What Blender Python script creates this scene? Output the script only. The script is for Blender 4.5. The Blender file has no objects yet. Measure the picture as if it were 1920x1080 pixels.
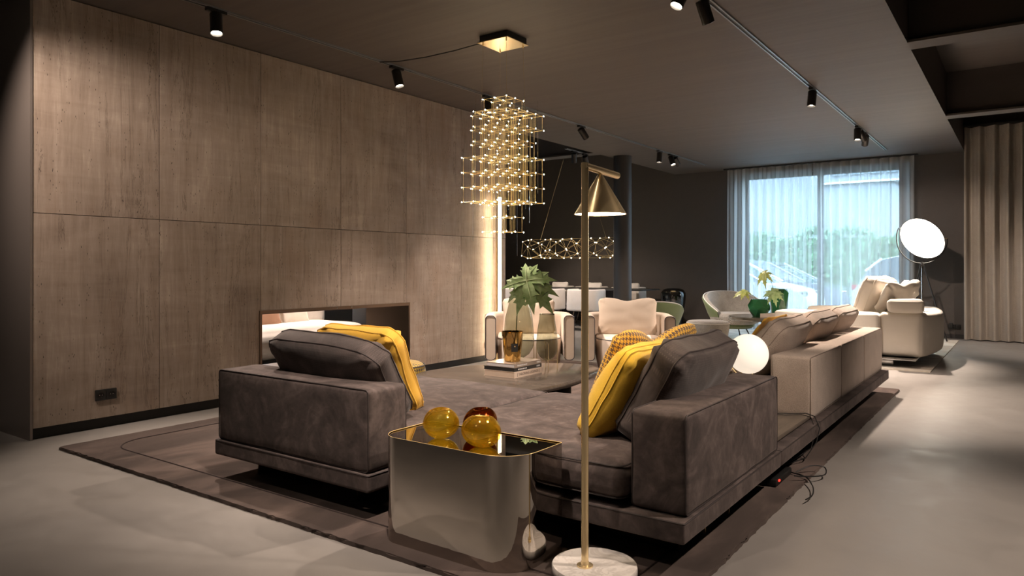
import bpy, bmesh, math, random
from mathutils import Vector, Matrix, noise
PI = math.pi
random.seed(7)
sc = bpy.context.scene
COL = sc.collection

# ------------------------------------------------------------------ camera, world, exposure
cam_data = bpy.data.cameras.new('camera')
cam = bpy.data.objects.new('camera', cam_data)
COL.objects.link(cam)
cam.location = (0, 0, 1.15)
cam.rotation_euler = (PI/2, 0, math.atan(962/1348))
cam_data.sensor_width = 36
cam_data.lens = 36*1348/1920
cam_data.shift_y = -39/1920
cam_data.clip_start = 0.05
cam_data.clip_end = 200
sc.camera = cam

world = bpy.data.worlds.new('world')
sc.world = world
world.use_nodes = True
wn = world.node_tree.nodes['Background']
wn.inputs[0].default_value = (0.54, 0.74, 0.91, 1)
wn.inputs[1].default_value = 6.6

sc.view_settings.view_transform = 'Standard'
sc.view_settings.look = 'None'
sc.view_settings.exposure = 1.15
sc.view_settings.gamma = 1.0
sc.view_settings.use_curve_mapping = False
sc.cycles.max_bounces = 10
sc.cycles.diffuse_bounces = 4
sc.cycles.glossy_bounces = 5
sc.cycles.transmission_bounces = 8
sc.cycles.transparent_max_bounces = 16
sc.cycles.sample_clamp_indirect = 4.0
sc.cycles.caustics_reflective = False
sc.cycles.caustics_refractive = False
sc.cycles.use_denoising = True
SPOT_W = 120.0
WARM = (1.0, 0.80, 0.665)

# ------------------------------------------------------------------ materials
class NT:
    def __init__(s, name):
        s.m = bpy.data.materials.new(name); s.m.use_nodes = True
        s.t = s.m.node_tree; s.b = s.t.nodes['Principled BSDF']; s.out = s.t.nodes['Material Output']
    def n(s, typ, **kw):
        nd = s.t.nodes.new(typ)
        for k, v in kw.items():
            if k.startswith('i_'):
                k2 = k[2:]
                k2 = int(k2) if k2.isdigit() else k2.replace('_', ' ')
                nd.inputs[k2].default_value = v
            else: setattr(nd, k, v)
        return nd
    def l(s, a, b): s.t.links.new(a, b)
    def coords(s, kind='Object', scale=(1,1,1), rot=(0,0,0)):
        tc = s.n('ShaderNodeTexCoord'); mp = s.n('ShaderNodeMapping')
        mp.inputs['Scale'].default_value = scale; mp.inputs['Rotation'].default_value = rot
        s.l(tc.outputs[kind], mp.inputs[0]); return mp.outputs[0]
    def noise(s, vec, scale, detail=4, rough=.55, dist=0):
        nd = s.n('ShaderNodeTexNoise'); nd.inputs['Scale'].default_value = scale
        nd.inputs['Detail'].default_value = detail; nd.inputs['Roughness'].default_value = rough
        nd.inputs['Distortion'].default_value = dist
        if vec is not None: s.l(vec, nd.inputs['Vector'])
        return nd.outputs['Fac']
    def ramp(s, fac, stops):
        r = s.n('ShaderNodeValToRGB'); e = r.color_ramp.elements
        e[0].position = stops[0][0]; e[0].color = (*stops[0][1], 1)
        e[1].position = stops[-1][0]; e[1].color = (*stops[-1][1], 1)
        for p, c in stops[1:-1]:
            q = e.new(p); q.color = (*c, 1)
        s.l(fac, r.inputs[0]); return r.outputs[0]
    def math(s, op, a, b=None, c=None):
        nd = s.n('ShaderNodeMath', operation=op)
        for i, v in enumerate((a, b, c)):
            if v is None: continue
            if isinstance(v, (int, float)): nd.inputs[i].default_value = v
            else: s.l(v, nd.inputs[i])
        return nd.outputs[0]
    def mix(s, fac, a, b, blend='MIX'):
        nd = s.n('ShaderNodeMix', data_type='RGBA', blend_type=blend)
        for i, v in ((0, fac), (6, a), (7, b)):
            if isinstance(v, (int, float)): nd.inputs[i].default_value = v
            elif isinstance(v, tuple): nd.inputs[i].default_value = (*v, 1)
            else: s.l(v, nd.inputs[i])
        return nd.outputs[2]
    def bump(s, h, strength=.3, dist=.01, normal=None):
        nd = s.n('ShaderNodeBump'); nd.inputs['Strength'].default_value = strength
        nd.inputs['Distance'].default_value = dist; s.l(h, nd.inputs['Height'])
        if normal is not None: s.l(normal, nd.inputs['Normal'])
        s.l(nd.outputs[0], s.b.inputs['Normal']); return nd.outputs[0]
    def base(s, c):
        if isinstance(c, tuple): s.b.inputs['Base Color'].default_value = (*c, 1)
        else: s.l(c, s.b.inputs['Base Color'])
    def set(s, **kw):
        for k, v in kw.items():
            s.b.inputs[k.replace('_', ' ')].default_value = v
        return s

def plain(name, col, rough=.5, metal=0, **kw):
    t = NT(name); t.base(col); t.set(Roughness=rough, Metallic=metal, **kw); return t.m

def m_suede():
    t = NT('suede'); v = t.coords()
    a = t.noise(v, 5, 5, .6, 1.6); b = t.noise(v, 22, 4, .6, .8); c = t.noise(v, 350, 2)
    f = t.math('ADD', t.math('MULTIPLY', a, .7), t.math('MULTIPLY', b, .3))
    t.base(t.ramp(f, [(.36, (.034, .026, .0245)), (.5, (.066, .050, .0465)), (.64, (.120, .094, .087))]))
    t.set(Roughness=.85, Sheen_Weight=.15, Sheen_Roughness=.4)
    t.b.inputs['Sheen Tint'].default_value = (.75, .65, .6, 1)
    t.bump(t.math('ADD', t.math('MULTIPLY', b, 3.), c), .18, .002); return t.m
def m_weave(name, c1, c2, scale=260, rough=.9, dots=False):
    t = NT(name); v = t.coords()
    w1 = t.n('ShaderNodeTexWave', wave_type='BANDS', bands_direction='DIAGONAL'); w1.inputs['Scale'].default_value = scale*.35
    w1.inputs['Distortion'].default_value = 3.5; w1.inputs['Detail Scale'].default_value = 3
    t.l(v, w1.inputs['Vector'])
    nz = t.noise(v, scale, 3, .7); big = t.noise(v, 9, 3)
    f = t.math('ADD', t.math('MULTIPLY', w1.outputs['Fac'], .45), t.math('MULTIPLY', nz, .55))
    f = t.math('ADD', f, t.math('MULTIPLY', t.math('SUBTRACT', big, .5), .3))
    t.base(t.ramp(f, [(.25, c1), (.75, c2)]))
    t.set(Roughness=rough, Sheen_Weight=.2); t.bump(f, .5, .002); return t.m
def m_cloth(name, col, k=.12, scale=400):
    t = NT(name); v = t.coords()
    a = t.noise(v, 7, 3); n2 = t.noise(v, scale, 2, .7)
    d = tuple(x*(1-k) for x in col); u = tuple(min(1, x*(1+k)) for x in col)
    t.base(t.ramp(t.math('ADD', t.math('MULTIPLY', a, .4), t.math('MULTIPLY', n2, .6)), [(.3, d), (.7, u)]))
    t.set(Roughness=.85, Sheen_Weight=.15); t.bump(n2, .25, .001); return t.m
def m_houndstooth(name, y, d, n):
    # 2/2 twill with four light and four dark threads, from the UV of the cloth
    t = NT(name); tc = t.n('ShaderNodeTexCoord'); sp = t.n('ShaderNodeSeparateXYZ'); t.l(tc.outputs['UV'], sp.inputs[0])
    i = t.math('FLOOR', t.math('MULTIPLY', sp.outputs[0], n)); j = t.math('FLOOR', t.math('MULTIPLY', sp.outputs[1], n))
    warp = t.math('LESS_THAN', t.math('FLOORED_MODULO', i, 8), 4); weft = t.math('LESS_THAN', t.math('FLOORED_MODULO', j, 8), 4)
    tw = t.math('LESS_THAN', t.math('FLOORED_MODULO', t.math('ADD', i, j), 4), 2)
    f = t.math('ADD', t.math('MULTIPLY', tw, warp), t.math('MULTIPLY', t.math('SUBTRACT', 1, tw), weft))
    nz = t.noise(t.coords(), 500, 2)
    t.base(t.mix(t.math('MULTIPLY', nz, .45), t.mix(f, y, d), (.2, .12, .06)))
    t.set(Roughness=.9, Sheen_Weight=.2); t.bump(nz, .4, .002); return t.m
def m_stone():
    t = NT('travertine'); geo = t.n('ShaderNodeNewGeometry'); oi = t.n('ShaderNodeObjectInfo')
    add = t.n('ShaderNodeVectorMath', operation='MULTIPLY_ADD')
    t.l(oi.outputs['Random'], add.inputs[0]); add.inputs[1].default_value = (3, 9, 2); t.l(geo.outputs['Position'], add.inputs[2])
    def mp(sx, sy, sz):
        m = t.n('ShaderNodeMapping'); m.inputs['Scale'].default_value = (sx, sy, sz); t.l(add.outputs[0], m.inputs[0]); return m.outputs[0]
    streak = t.noise(mp(1, 7.5, .5), 1.7, 9, .68, 1.3); fine = t.noise(mp(1, 34, 3.2), 1.4, 6, .7, .9)
    blot = t.noise(mp(1, 1.2, .5), 1.1, 4, .6, .6); cross = t.noise(mp(1, 1.2, 11), 1.0, 6, .65, .8)
    cloud = t.noise(mp(1, .9, .8), 1.3, 7, .62, 1.0)
    f = t.math('ADD', t.math('ADD', t.math('MULTIPLY', streak, .28), t.math('MULTIPLY', cloud, .38)), t.math('ADD', t.math('MULTIPLY', fine, .18), t.math('MULTIPLY', cross, .16)))
    c = t.ramp(f, [(.34, (.165, .122, .094)), (.45, (.295, .232, .186)), (.54, (.375, .303, .248)), (.65, (.53, .45, .38))])
    c = t.mix(t.ramp(blot, [(.55, (0, 0, 0)), (.75, (.6, .6, .6))]), c, (.26, .165, .11))
    vein = t.noise(mp(1, 3.0, .30), 1.7, 9, .7, 1.4)
    vm = t.math('SUBTRACT', 1, t.math('SMOOTH_MIN', t.math('MULTIPLY', t.math('ABSOLUTE', t.math('SUBTRACT', vein, .585)), 70), 1, .1))
    c = t.mix(t.math('MULTIPLY', vm, .55), c, (.07, .05, .035))
    vo = t.n('ShaderNodeTexVoronoi'); vo.inputs['Scale'].default_value = 1; t.l(mp(1, 85, 22), vo.inputs['Vector'])
    gate = t.math('GREATER_THAN', t.noise(mp(1, 10, 1.2), 1.6, 3), .56)
    pit = t.math('MULTIPLY', t.math('LESS_THAN', vo.outputs['Distance'], .17), gate)
    c = t.mix(t.math('MULTIPLY', pit, .85), c, (.03, .02, .014))
    t.base(c); t.set(Roughness=.55)
    t.bump(t.math('SUBTRACT', t.math('MULTIPLY', f, .6), pit), .45, .006); return t.m
def m_floor():
    t = NT('microcement'); v = t.coords()
    a = t.noise(v, .8, 6, .6, 1.2); b = t.noise(v, 5, 6, .65, .8)
    f = t.math('ADD', t.math('MULTIPLY', a, .6), t.math('MULTIPLY', b, .4))
    t.base(t.ramp(f, [(.3, (.215, .203, .190)), (.7, (.285, .270, .252))]))
    t.l(t.ramp(b, [(.3, (.38,)*3), (.7, (.52,)*3)]), t.b.inputs['Roughness']); t.bump(b, .04, .01); return t.m
def m_rug():
    t = NT('rug_pile'); v = t.coords()
    a = t.noise(t.coords(scale=(1, .35, 1)), 3.2, 5, .6, 1.0); b = t.noise(v, 500, 2, .8)
    t.base(t.ramp(t.math('ADD', t.math('MULTIPLY', a, .72), t.math('MULTIPLY', b, .28)), [(.34, (.030, .021, .018)), (.5, (.058, .041, .036)), (.64, (.135, .098, .084))]))
    t.set(Roughness=.95, Sheen_Weight=.2, Sheen_Roughness=.5); t.b.inputs['Sheen Tint'].default_value = (.7, .58, .5, 1)
    t.bump(t.math('ADD', b, a), .6, .006); return t.m
def m_rug2():
    t = NT('silk_rug'); v = t.coords(scale=(.6, 2, 1))
    a = t.noise(v, 2.2, 7, .65, 1.6)
    t.base(t.ramp(a, [(.35, (.34, .27, .2)), (.5, (.56, .49, .4)), (.62, (.75, .71, .63))])); t.set(Roughness=.7, Sheen_Weight=.3); t.bump(t.noise(v, 200), .3, .003); return t.m
def m_marble():
    t = NT('marble'); v = t.coords()
    a = t.noise(v, 9, 8, .6, 1.2); b = t.noise(v, 4, 3)
    m = t.math('SUBTRACT', 1, t.math('SMOOTH_MIN', t.math('MULTIPLY', t.math('ABSOLUTE', t.math('SUBTRACT', a, .5)), 16), 1, .2))
    t.base(t.mix(t.math('MULTIPLY', m, t.math('MULTIPLY', b, .8)), (.80, .77, .73), (.40, .37, .34))); t.set(Roughness=.22); return t.m
def m_wood(name, c1, c2, sc_=(1, 12, 12), rough=.4):
    t = NT(name); v = t.coords(scale=sc_)
    a = t.noise(v, 2, 7, .65, .8); b = t.noise(v, 14, 3, .6)
    f = t.math('ADD', t.math('MULTIPLY', a, .65), t.math('MULTIPLY', b, .35))
    t.base(t.ramp(f, [(.3, c1), (.7, c2)])); t.set(Roughness=rough); t.bump(f, .15, .002); return t.m
def m_ceiling():
    t = NT('ceiling_plaster'); v = t.coords(scale=(.35, 9, 1))
    a = t.noise(v, 1.5, 6, .6, .3)
    t.base(t.ramp(a, [(.3, (.098, .084, .074)), (.7, (.122, .105, .093))])); t.set(Roughness=.65); t.bump(a, .12, .01); return t.m
def m_metal(name, col, rough=.3, brush=None, **kw):
    t = NT(name); t.base(col); t.set(Metallic=kw.pop('met', 1), Roughness=rough, **kw)
    if brush:
        v = t.coords(scale=brush); t.bump(t.noise(v, 60, 3), .05, .001)
    return t.m
def m_glass(name, col, rough=0., ior=1.45, dens=None):
    t = NT(name)
    g = t.n('ShaderNodeBsdfGlass'); g.inputs['Color'].default_value = (*col, 1); g.inputs['Roughness'].default_value = rough; g.inputs['IOR'].default_value = ior
    t.l(g.outputs[0], t.out.inputs['Surface']); return t.m
def m_thin(name, col, gloss=.12):
    # thin tinted pane or blown wall: see-through colour plus a clear reflection
    t = NT(name); tr = t.n('ShaderNodeBsdfTransparent'); tr.inputs[0].default_value = (*col, 1)
    gl = t.n('ShaderNodeBsdfGlossy'); gl.inputs['Roughness'].default_value = .02
    lw = t.n('ShaderNodeLayerWeight'); lw.inputs[0].default_value = .5
    f = t.math('ADD', t.math('MULTIPLY', t.math('POWER', lw.outputs['Facing'], 4), .75), .035+gloss*.2)
    mx = t.n('ShaderNodeMixShader'); t.l(f, mx.inputs[0]); t.l(tr.outputs[0], mx.inputs[1]); t.l(gl.outputs[0], mx.inputs[2])
    t.l(mx.outputs[0], t.out.inputs['Surface']); return t.m
def m_blown(name, thin, edge, gloss, milk=.22):
    # blown tinted glass: the tint deepens where the wall is seen edge-on, with sharp clear reflections
    t = NT(name); lw = t.n('ShaderNodeLayerWeight'); lw.inputs[0].default_value = .45
    tr = t.n('ShaderNodeBsdfTransparent'); t.l(t.mix(lw.outputs['Facing'], thin, edge), tr.inputs[0])
    rf = t.n('ShaderNodeBsdfGlass'); rf.inputs['IOR'].default_value = 1.25; rf.inputs['Color'].default_value = (*thin, 1)
    m0 = t.n('ShaderNodeMixShader'); m0.inputs[0].default_value = .25; t.l(tr.outputs[0], m0.inputs[1]); t.l(rf.outputs[0], m0.inputs[2])
    tl = t.n('ShaderNodeBsdfTranslucent'); tl.inputs[0].default_value = (*edge, 1); m2 = t.n('ShaderNodeMixShader'); m2.inputs[0].default_value = milk; t.l(m0.outputs[0], m2.inputs[1]); t.l(tl.outputs[0], m2.inputs[2])
    gl = t.n('ShaderNodeBsdfGlossy'); gl.inputs['Roughness'].default_value = .015; gl.inputs['Color'].default_value = (*[min(1, x*1.1) for x in thin], 1)
    mx = t.n('ShaderNodeMixShader'); t.l(t.math('ADD', t.math('MULTIPLY', t.math('POWER', lw.outputs['Facing'], 5), .5), gloss), mx.inputs[0]); t.l(m2.outputs[0], mx.inputs[1]); t.l(gl.outputs[0], mx.inputs[2])
    t.l(mx.outputs[0], t.out.inputs['Surface']); return t.m
def m_emit(name, col, s):
    t = NT(name); t.base((.0, .0, .0)); t.set(Emission_Strength=s, Roughness=.4)
    t.b.inputs['Emission Color'].default_value = (*col, 1); return t.m
def m_sheer():
    t = NT('sheer_voile'); tr = t.n('ShaderNodeBsdfTransparent'); tr.inputs[0].default_value = (.86, .88, .9, 1)
    tl = t.n('ShaderNodeBsdfTranslucent'); tl.inputs[0].default_value = (.90, .90, .88, 1)
    df = t.n('ShaderNodeBsdfDiffuse'); df.inputs[0].default_value = (.80, .79, .77, 1)
    m1 = t.n('ShaderNodeMixShader'); m1.inputs[0].default_value = .5; t.l(tl.outputs[0], m1.inputs[1]); t.l(df.outputs[0], m1.inputs[2])
    lw = t.n('ShaderNodeLayerWeight'); lw.inputs[0].default_value = .35
    f = t.math('ADD', t.math('MULTIPLY', lw.outputs['Facing'], .50), .36)
    mx = t.n('ShaderNodeMixShader'); t.l(f, mx.inputs[0]); t.l(tr.outputs[0], mx.inputs[1]); t.l(m1.outputs[0], mx.inputs[2])
    t.l(mx.outputs[0], t.out.inputs['Surface']); return t.m
def m_leaf(name, c1, c2):
    t = NT(name); v = t.coords()
    t.base(t.ramp(t.noise(v, 25, 4), [(.3, c1), (.7, c2)])); t.set(Roughness=.42, Subsurface_Weight=.0)
    t.bump(t.noise(v, 90, 3), .3, .003); return t.m
def m_perf():
    # suede with rows of tiny punched holes
    t = NT('perforated_suede'); v = t.coords()
    a = t.noise(v, 5, 5, .6, 1.6)
    tc = t.n('ShaderNodeTexCoord'); sp = t.n('ShaderNodeSeparateXYZ'); t.l(tc.outputs['UV'], sp.inputs[0])
    U = t.math('SUBTRACT', t.math('FRACT', t.math('MULTIPLY', sp.outputs[0], 95)), .5); W = t.math('SUBTRACT', t.math('FRACT', t.math('MULTIPLY', sp.outputs[1], 95)), .5)
    r = t.math('SQRT', t.math('ADD', t.math('MULTIPLY', U, U), t.math('MULTIPLY', W, W)))
    h = t.math('LESS_THAN', r, .2)
    c = t.ramp(a, [(.34, (.032, .024, .023)), (.5, (.052, .040, .037)), (.68, (.084, .065, .060))])
    t.base(t.mix(t.math('MULTIPLY', h, .35), c, (.14, .11, .10))); t.set(Roughness=.85, Sheen_Weight=.15)
    t.bump(t.noise(v, 22, 4), .3, .004); return t.m

M = {}
M['suede'] = m_suede(); M['perf'] = m_perf()
M['suede_dk'] = plain('suede_piping', (.035, .027, .026), .7)
M['beige'] = m_weave('beige_tweed', (.30, .24, .195), (.62, .52, .44))
M['beige_pipe'] = m_cloth('beige_piping', (.25, .2, .16))
M['yellow'] = m_weave('mustard_boucle', (.52, .29, .012), (.95, .64, .06), 650)
M['ochre'] = m_cloth('ochre_suede', (.72, .42, .045), .15)
M['hound'] = m_houndstooth('houndstooth', (.80, .46, .03), (.075, .045, .035), 350)
M['hound2'] = m_houndstooth('houndstooth_pouf', (.74, .50, .06), (.06, .05, .05), 270)
M['cream'] = m_cloth('cream_leather', (.60, .505, .415), .06)
M['cream_pale'] = m_cloth('pale_cream_seat', (.72, .62, .53), .05)
M['ivory'] = m_cloth('ivory_linen', (.85, .79, .70), .05)
M['boucle'] = m_cloth('white_boucle', (.78, .73, .68), .10, 160)
M['grey_tweed'] = m_weave('grey_tweed', (.13, .122, .11), (.44, .42, .385), 140)
M['olive'] = m_cloth('olive_velvet', (.12, .16, .07), .15)
M['terracotta'] = m_cloth('terracotta_leather', (.42, .23, .14), .1)
M['navy'] = plain('navy_piping', (.03, .035, .05), .6)
M['piping_w'] = plain('white_piping', (.75, .74, .7), .6)
M['stone'] = m_stone(); M['joint'] = plain('joint_backing', (.04, .03, .022), .9)  # joint: plain dark core behind the stone panels
M['floor'] = m_floor(); M['rug'] = m_rug(); M['rug2'] = m_rug2(); M['rug_seam'] = plain('rug_seam', (.03, .02, .018), .95)
M['marble'] = m_marble(); M['ceil'] = m_ceiling()
M['wood'] = m_wood('smoked_oak', (.062, .052, .044), (.135, .112, .092), (1.2, 14, 10), .20)
M['slab'] = m_wood('grey_oak', (.10, .085, .07), (.20, .165, .13), (12, 1.0, 8), .4)
M['wall'] = m_cloth('charcoal_paint', (.088, .076, .068), .06, 60)
M['wall2'] = plain('anthracite_paint', (.030, .027, .025), .6)
M['steel_dk'] = plain('dark_steel', (.018, .017, .016), .55, .3)
M['bronze'] = m_metal('bronze_plate', (.20, .15, .115), .32, (40, 1, 1))
M['endmetal'] = m_metal('brushed_dark_metal', (.26, .225, .205), .42, (60, 60, .4), met=.6)
M['brass'] = m_metal('brushed_brass', (1.0, .80, .46), .22, met=.72)
M['gold'] = m_metal('gold_wire', (.95, .72, .34), .45, met=.5)
M['goldglass'] = m_metal('gold_mirror', (.72, .47, .16), .04)
M['mirror'] = m_metal('smoked_mirror_steel', (.50, .465, .425), .015)
M['chrome'] = m_metal('steel', (.6, .6, .6), .2)
M['black'] = plain('black_plastic', (.012, .012, .012), .45)
M['track'] = plain('track_aluminium', (.28, .29, .30), .35, .6)
M['black_metal'] = plain('black_powder_coat', (.02, .018, .017), .4, .2)
M['led'] = m_emit('led_glow', (1, .82, .55), 55)
M['ledbar'] = m_emit('led_bar_glow', (1, .76, .50), 15)
M['lens'] = m_emit('spot_lens', (1, .88, .70), 30)
M['shade_in'] = m_emit('lit_shade_inside', (1, .74, .48), 14)
M['disc'] = m_emit('lit_disc', (1, .90, .74), 9)
M['opal'] = NT('opal_glass').set(Roughness=.12, Emission_Strength=.38).m
_b = M['opal'].node_tree.nodes['Principled BSDF']; _b.inputs['Base Color'].default_value = (.85, .80, .74, 1); _b.inputs['Emission Color'].default_value = (1, .86, .70, 1)
M['amber'] = m_blown('amber_glass', (1.0, .98, .58), (1.0, .74, .16), .08, .18); M['brownglass'] = m_blown('brown_glass', (.75, .42, .16), (.35, .12, .02), .05, .06)
M['smoke'] = m_thin('smoke_glass', (.62, .64, .56)); M['smoke_dk'] = m_thin('dark_smoke_glass', (.24, .26, .27), .4)
M['green_glass'] = plain('green_glass', (.035, .16, .06), .08, 0, Transmission_Weight=.3, IOR=1.5)
M['pane'] = m_thin('window_glass', (.94, .96, .97), .0)
M['clear'] = m_glass('clear_rod', (.95, .95, .95))
M['sheer'] = m_sheer(); M['drape'] = m_weave('taupe_drape', (.27, .235, .195), (.42, .37, .315), 120)
M['tape'] = m_cloth('curtain_heading', (.36, .35, .33), .05)
M['leaf'] = m_leaf('leaf_green', (.24, .40, .15), (.48, .62, .33)); M['leaf_y'] = m_leaf('leaf_yellow_green', (.25, .33, .06), (.50, .52, .14))
M['vein'] = plain('leaf_vein', (.45, .55, .30), .5); M['stem'] = plain('leaf_stem', (.11, .13, .04), .5)
M['hedge'] = m_leaf('hedge_leaf', (.045, .12, .05), (.16, .30, .15))
M['paper'] = plain('paper_edges', (.72, .71, .74), .8); M['cover_b'] = plain('black_cover', (.03, .03, .03), .35)
M['cover_g'] = plain('photo_cover', (.35, .29, .24), .15); M['cover_l'] = m_cloth('linen_cover', (.66, .54, .44), .05)
M['ink'] = plain('ink', (.16, .12, .10), .7); M['ink_w'] = plain('white_ink', (.7, .7, .7), .6)
M['carw'] = plain('white_car_paint', (.80, .82, .84), .18, 0, Coat_Weight=.6); M['carg'] = plain('grey_car_paint', (.20, .22, .25), .2, .3, Coat_Weight=.6)
M['carglass'] = plain('car_glass', (.10, .13, .15), .06); M['tyre'] = plain('tyre', (.02, .02, .02), .8)
M['tail'] = plain('tail_light', (.5, .03, .03), .2); M['asphalt'] = plain('asphalt', (.16, .16, .16), .9)
M['facade'] = plain('grey_facade', (.20, .215, .225), .7); M['facade_l'] = plain('pale_ledge', (.55, .56, .56), .6)
M['blueglass'] = plain('blue_glass_top', (.10, .22, .27), .06)
M['wax'] = plain('candle_wax', (.62, .50, .36), .6); M['red'] = plain('red_led', (.5, .01, .01), .4, 0, Emission_Strength=.8)
M['red'].node_tree.nodes['Principled BSDF'].inputs['Emission Color'].default_value = (1, .05, .03, 1)
M['peach'] = m_cloth('peach_velvet', (.55, .33, .24), .08)

# ------------------------------------------------------------------ object helpers
def shade(me, smooth=True, ang=40):
    if smooth:
        me.shade_smooth()
        try: me.set_sharp_from_angle(angle=math.radians(ang))
        except Exception: pass
def link(name, me, m=None, parent=None, smooth=True, ang=40):
    if m is not None and not me.materials: me.materials.append(M[m] if isinstance(m, str) else m)
    if smooth: shade(me, True, ang)
    o = bpy.data.objects.new(name, me); COL.objects.link(o)
    if parent is not None: o.parent = parent
    return o
def from_bm(bm, name='mesh'):
    bmesh.ops.recalc_face_normals(bm, faces=bm.faces[:])
    me = bpy.data.meshes.new(name); bm.to_mesh(me); bm.free(); return me
def obj(name, bm, m, parent=None, smooth=True, ang=40):
    return link(name, from_bm(bm, name), m, parent, smooth, ang)
def tag(o, label=None, cat=None, group=None, kind=None):
    if label: o['label'] = label
    if cat: o['category'] = cat
    if group: o['group'] = group
    if kind: o['kind'] = kind
    return o
def thing(name, label, cat, loc=(0, 0, 0), rz=0, group=None):
    o = bpy.data.objects.new(name, None); COL.objects.link(o); o.empty_display_size = .1
    o.location = loc; o.rotation_euler = (0, 0, rz); return tag(o, label, cat, group)
def kids(o): return [c for c in COL.objects if c.parent == o]
def copy_tree(o, label=None, loc=None, rz=None, parent=None, _map=None):
    if _map is None:
        _map = {}
        for c in COL.objects:
            if c.parent is not None: _map.setdefault(c.parent.name, []).append(c)
    r = o.copy(); COL.objects.link(r)
    if parent is not None: r.parent = parent
    if label: r['label'] = label
    if loc is not None: r.location = loc
    if rz is not None: r.rotation_euler = (0, 0, rz)
    for c in _map.get(o.name, []): copy_tree(c, parent=r, _map=_map)
    return r
# shapes (each adds to a bmesh)
def box(bm, c, s, bev=0, rot=None, seg=2):
    r = bmesh.ops.create_cube(bm, size=1)
    mt = Matrix.Translation(c) @ (rot.to_4x4() if rot is not None else Matrix.Identity(4)) @ Matrix.Diagonal((*s, 1))
    bmesh.ops.transform(bm, matrix=mt, verts=r['verts'])
    if bev:
        es = list({e for v in r['verts'] for e in v.link_edges})
        bmesh.ops.bevel(bm, geom=es, offset=bev, segments=seg, affect='EDGES', profile=.5)
def bx(bm, x0, x1, y0, y1, z0, z1, bev=0, seg=2):
    box(bm, ((x0+x1)/2, (y0+y1)/2, (z0+z1)/2), (x1-x0, y1-y0, z1-z0), bev, None, seg)
def nb(): return bmesh.new()
def boxobj(name, x0, x1, y0, y1, z0, z1, m, parent=None, bev=0):
    bm = nb(); bx(bm, x0, x1, y0, y1, z0, z1, bev); return obj(name, bm, m, parent)
def tube(bm, pts, r, n=8, closed=False, caps=True):
    pts = [Vector(p) for p in pts]; N = len(pts); rings = []
    up = None
    for i, p in enumerate(pts):
        if closed: d = pts[(i+1) % N]-pts[i-1]
        else: d = (pts[min(i+1, N-1)]-pts[max(i-1, 0)])
        d.normalize()
        if up is None:
            up = Vector((0, 0, 1)) if abs(d.z) < .9 else Vector((1, 0, 0))
        a = d.cross(up)
        if a.length < 1e-5: a = d.orthogonal()
        a.normalize(); b = a.cross(d).normalized(); up = b
        rr = r[i] if isinstance(r, (list, tuple)) else r
        rings.append([bm.verts.new(p+(a*math.cos(2*PI*k/n)+b*math.sin(2*PI*k/n))*rr) for k in range(n)])
    for i in range(N if closed else N-1):
        A, B = rings[i], rings[(i+1) % N]
        for k in range(n):
            try: bm.faces.new((A[k], A[(k+1) % n], B[(k+1) % n], B[k]))
            except ValueError: pass
    if caps and not closed:
        bm.faces.new(rings[0][::-1]); bm.faces.new(rings[-1])
def lathe(bm, prof, n=32, c=(0, 0, 0), close_top=True, close_bot=True, mtx=None):
    rings = []
    for r, z in prof:
        if r < 1e-6: rings.append([bm.verts.new(Vector(c)+Vector((0, 0, z)))])
        else: rings.append([bm.verts.new(Vector(c)+Vector((r*math.cos(2*PI*k/n), r*math.sin(2*PI*k/n), z))) for k in range(n)])
    for A, B in zip(rings, rings[1:]):
        if len(A) == 1 and len(B) == 1: continue
        for k in range(n):
            k2 = (k+1) % n
            if len(A) == 1: bm.faces.new((A[0], B[k], B[k2]))
            elif len(B) == 1: bm.faces.new((A[k], A[k2], B[0]))
            else: bm.faces.new((A[k], A[k2], B[k2], B[k]))
    if close_bot and len(rings[0]) > 1: bm.faces.new(rings[0])
    if close_top and len(rings[-1]) > 1: bm.faces.new(rings[-1])
    vs = [v for R in rings for v in R]
    if mtx is not None: bmesh.ops.transform(bm, matrix=mtx, verts=vs)
    return vs
def prism(bm, poly, z0, z1, bev=0, seg=2):
    lo = [bm.verts.new((x, y, z0)) for x, y in poly]; hi = [bm.verts.new((x, y, z1)) for x, y in poly]
    n = len(poly); bm.faces.new(lo[::-1]); t = bm.faces.new(hi)
    for i in range(n): bm.faces.new((lo[i], lo[(i+1) % n], hi[(i+1) % n], hi[i]))
    if bev:
        es = list(t.edges)
        bmesh.ops.bevel(bm, geom=es, offset=bev, segments=seg, affect='EDGES')
def rrect(w, d, r, n=6, cx=0, cy=0):
    out = []
    for (sx, sy, a0) in ((1, 1, 0), (-1, 1, 90), (-1, -1, 180), (1, -1, 270)):
        for k in range(n+1):
            a = math.radians(a0+90*k/n); out.append((cx+sx*(w/2-r)+r*math.cos(a), cy+sy*(d/2-r)+r*math.sin(a)))
    return out
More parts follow.
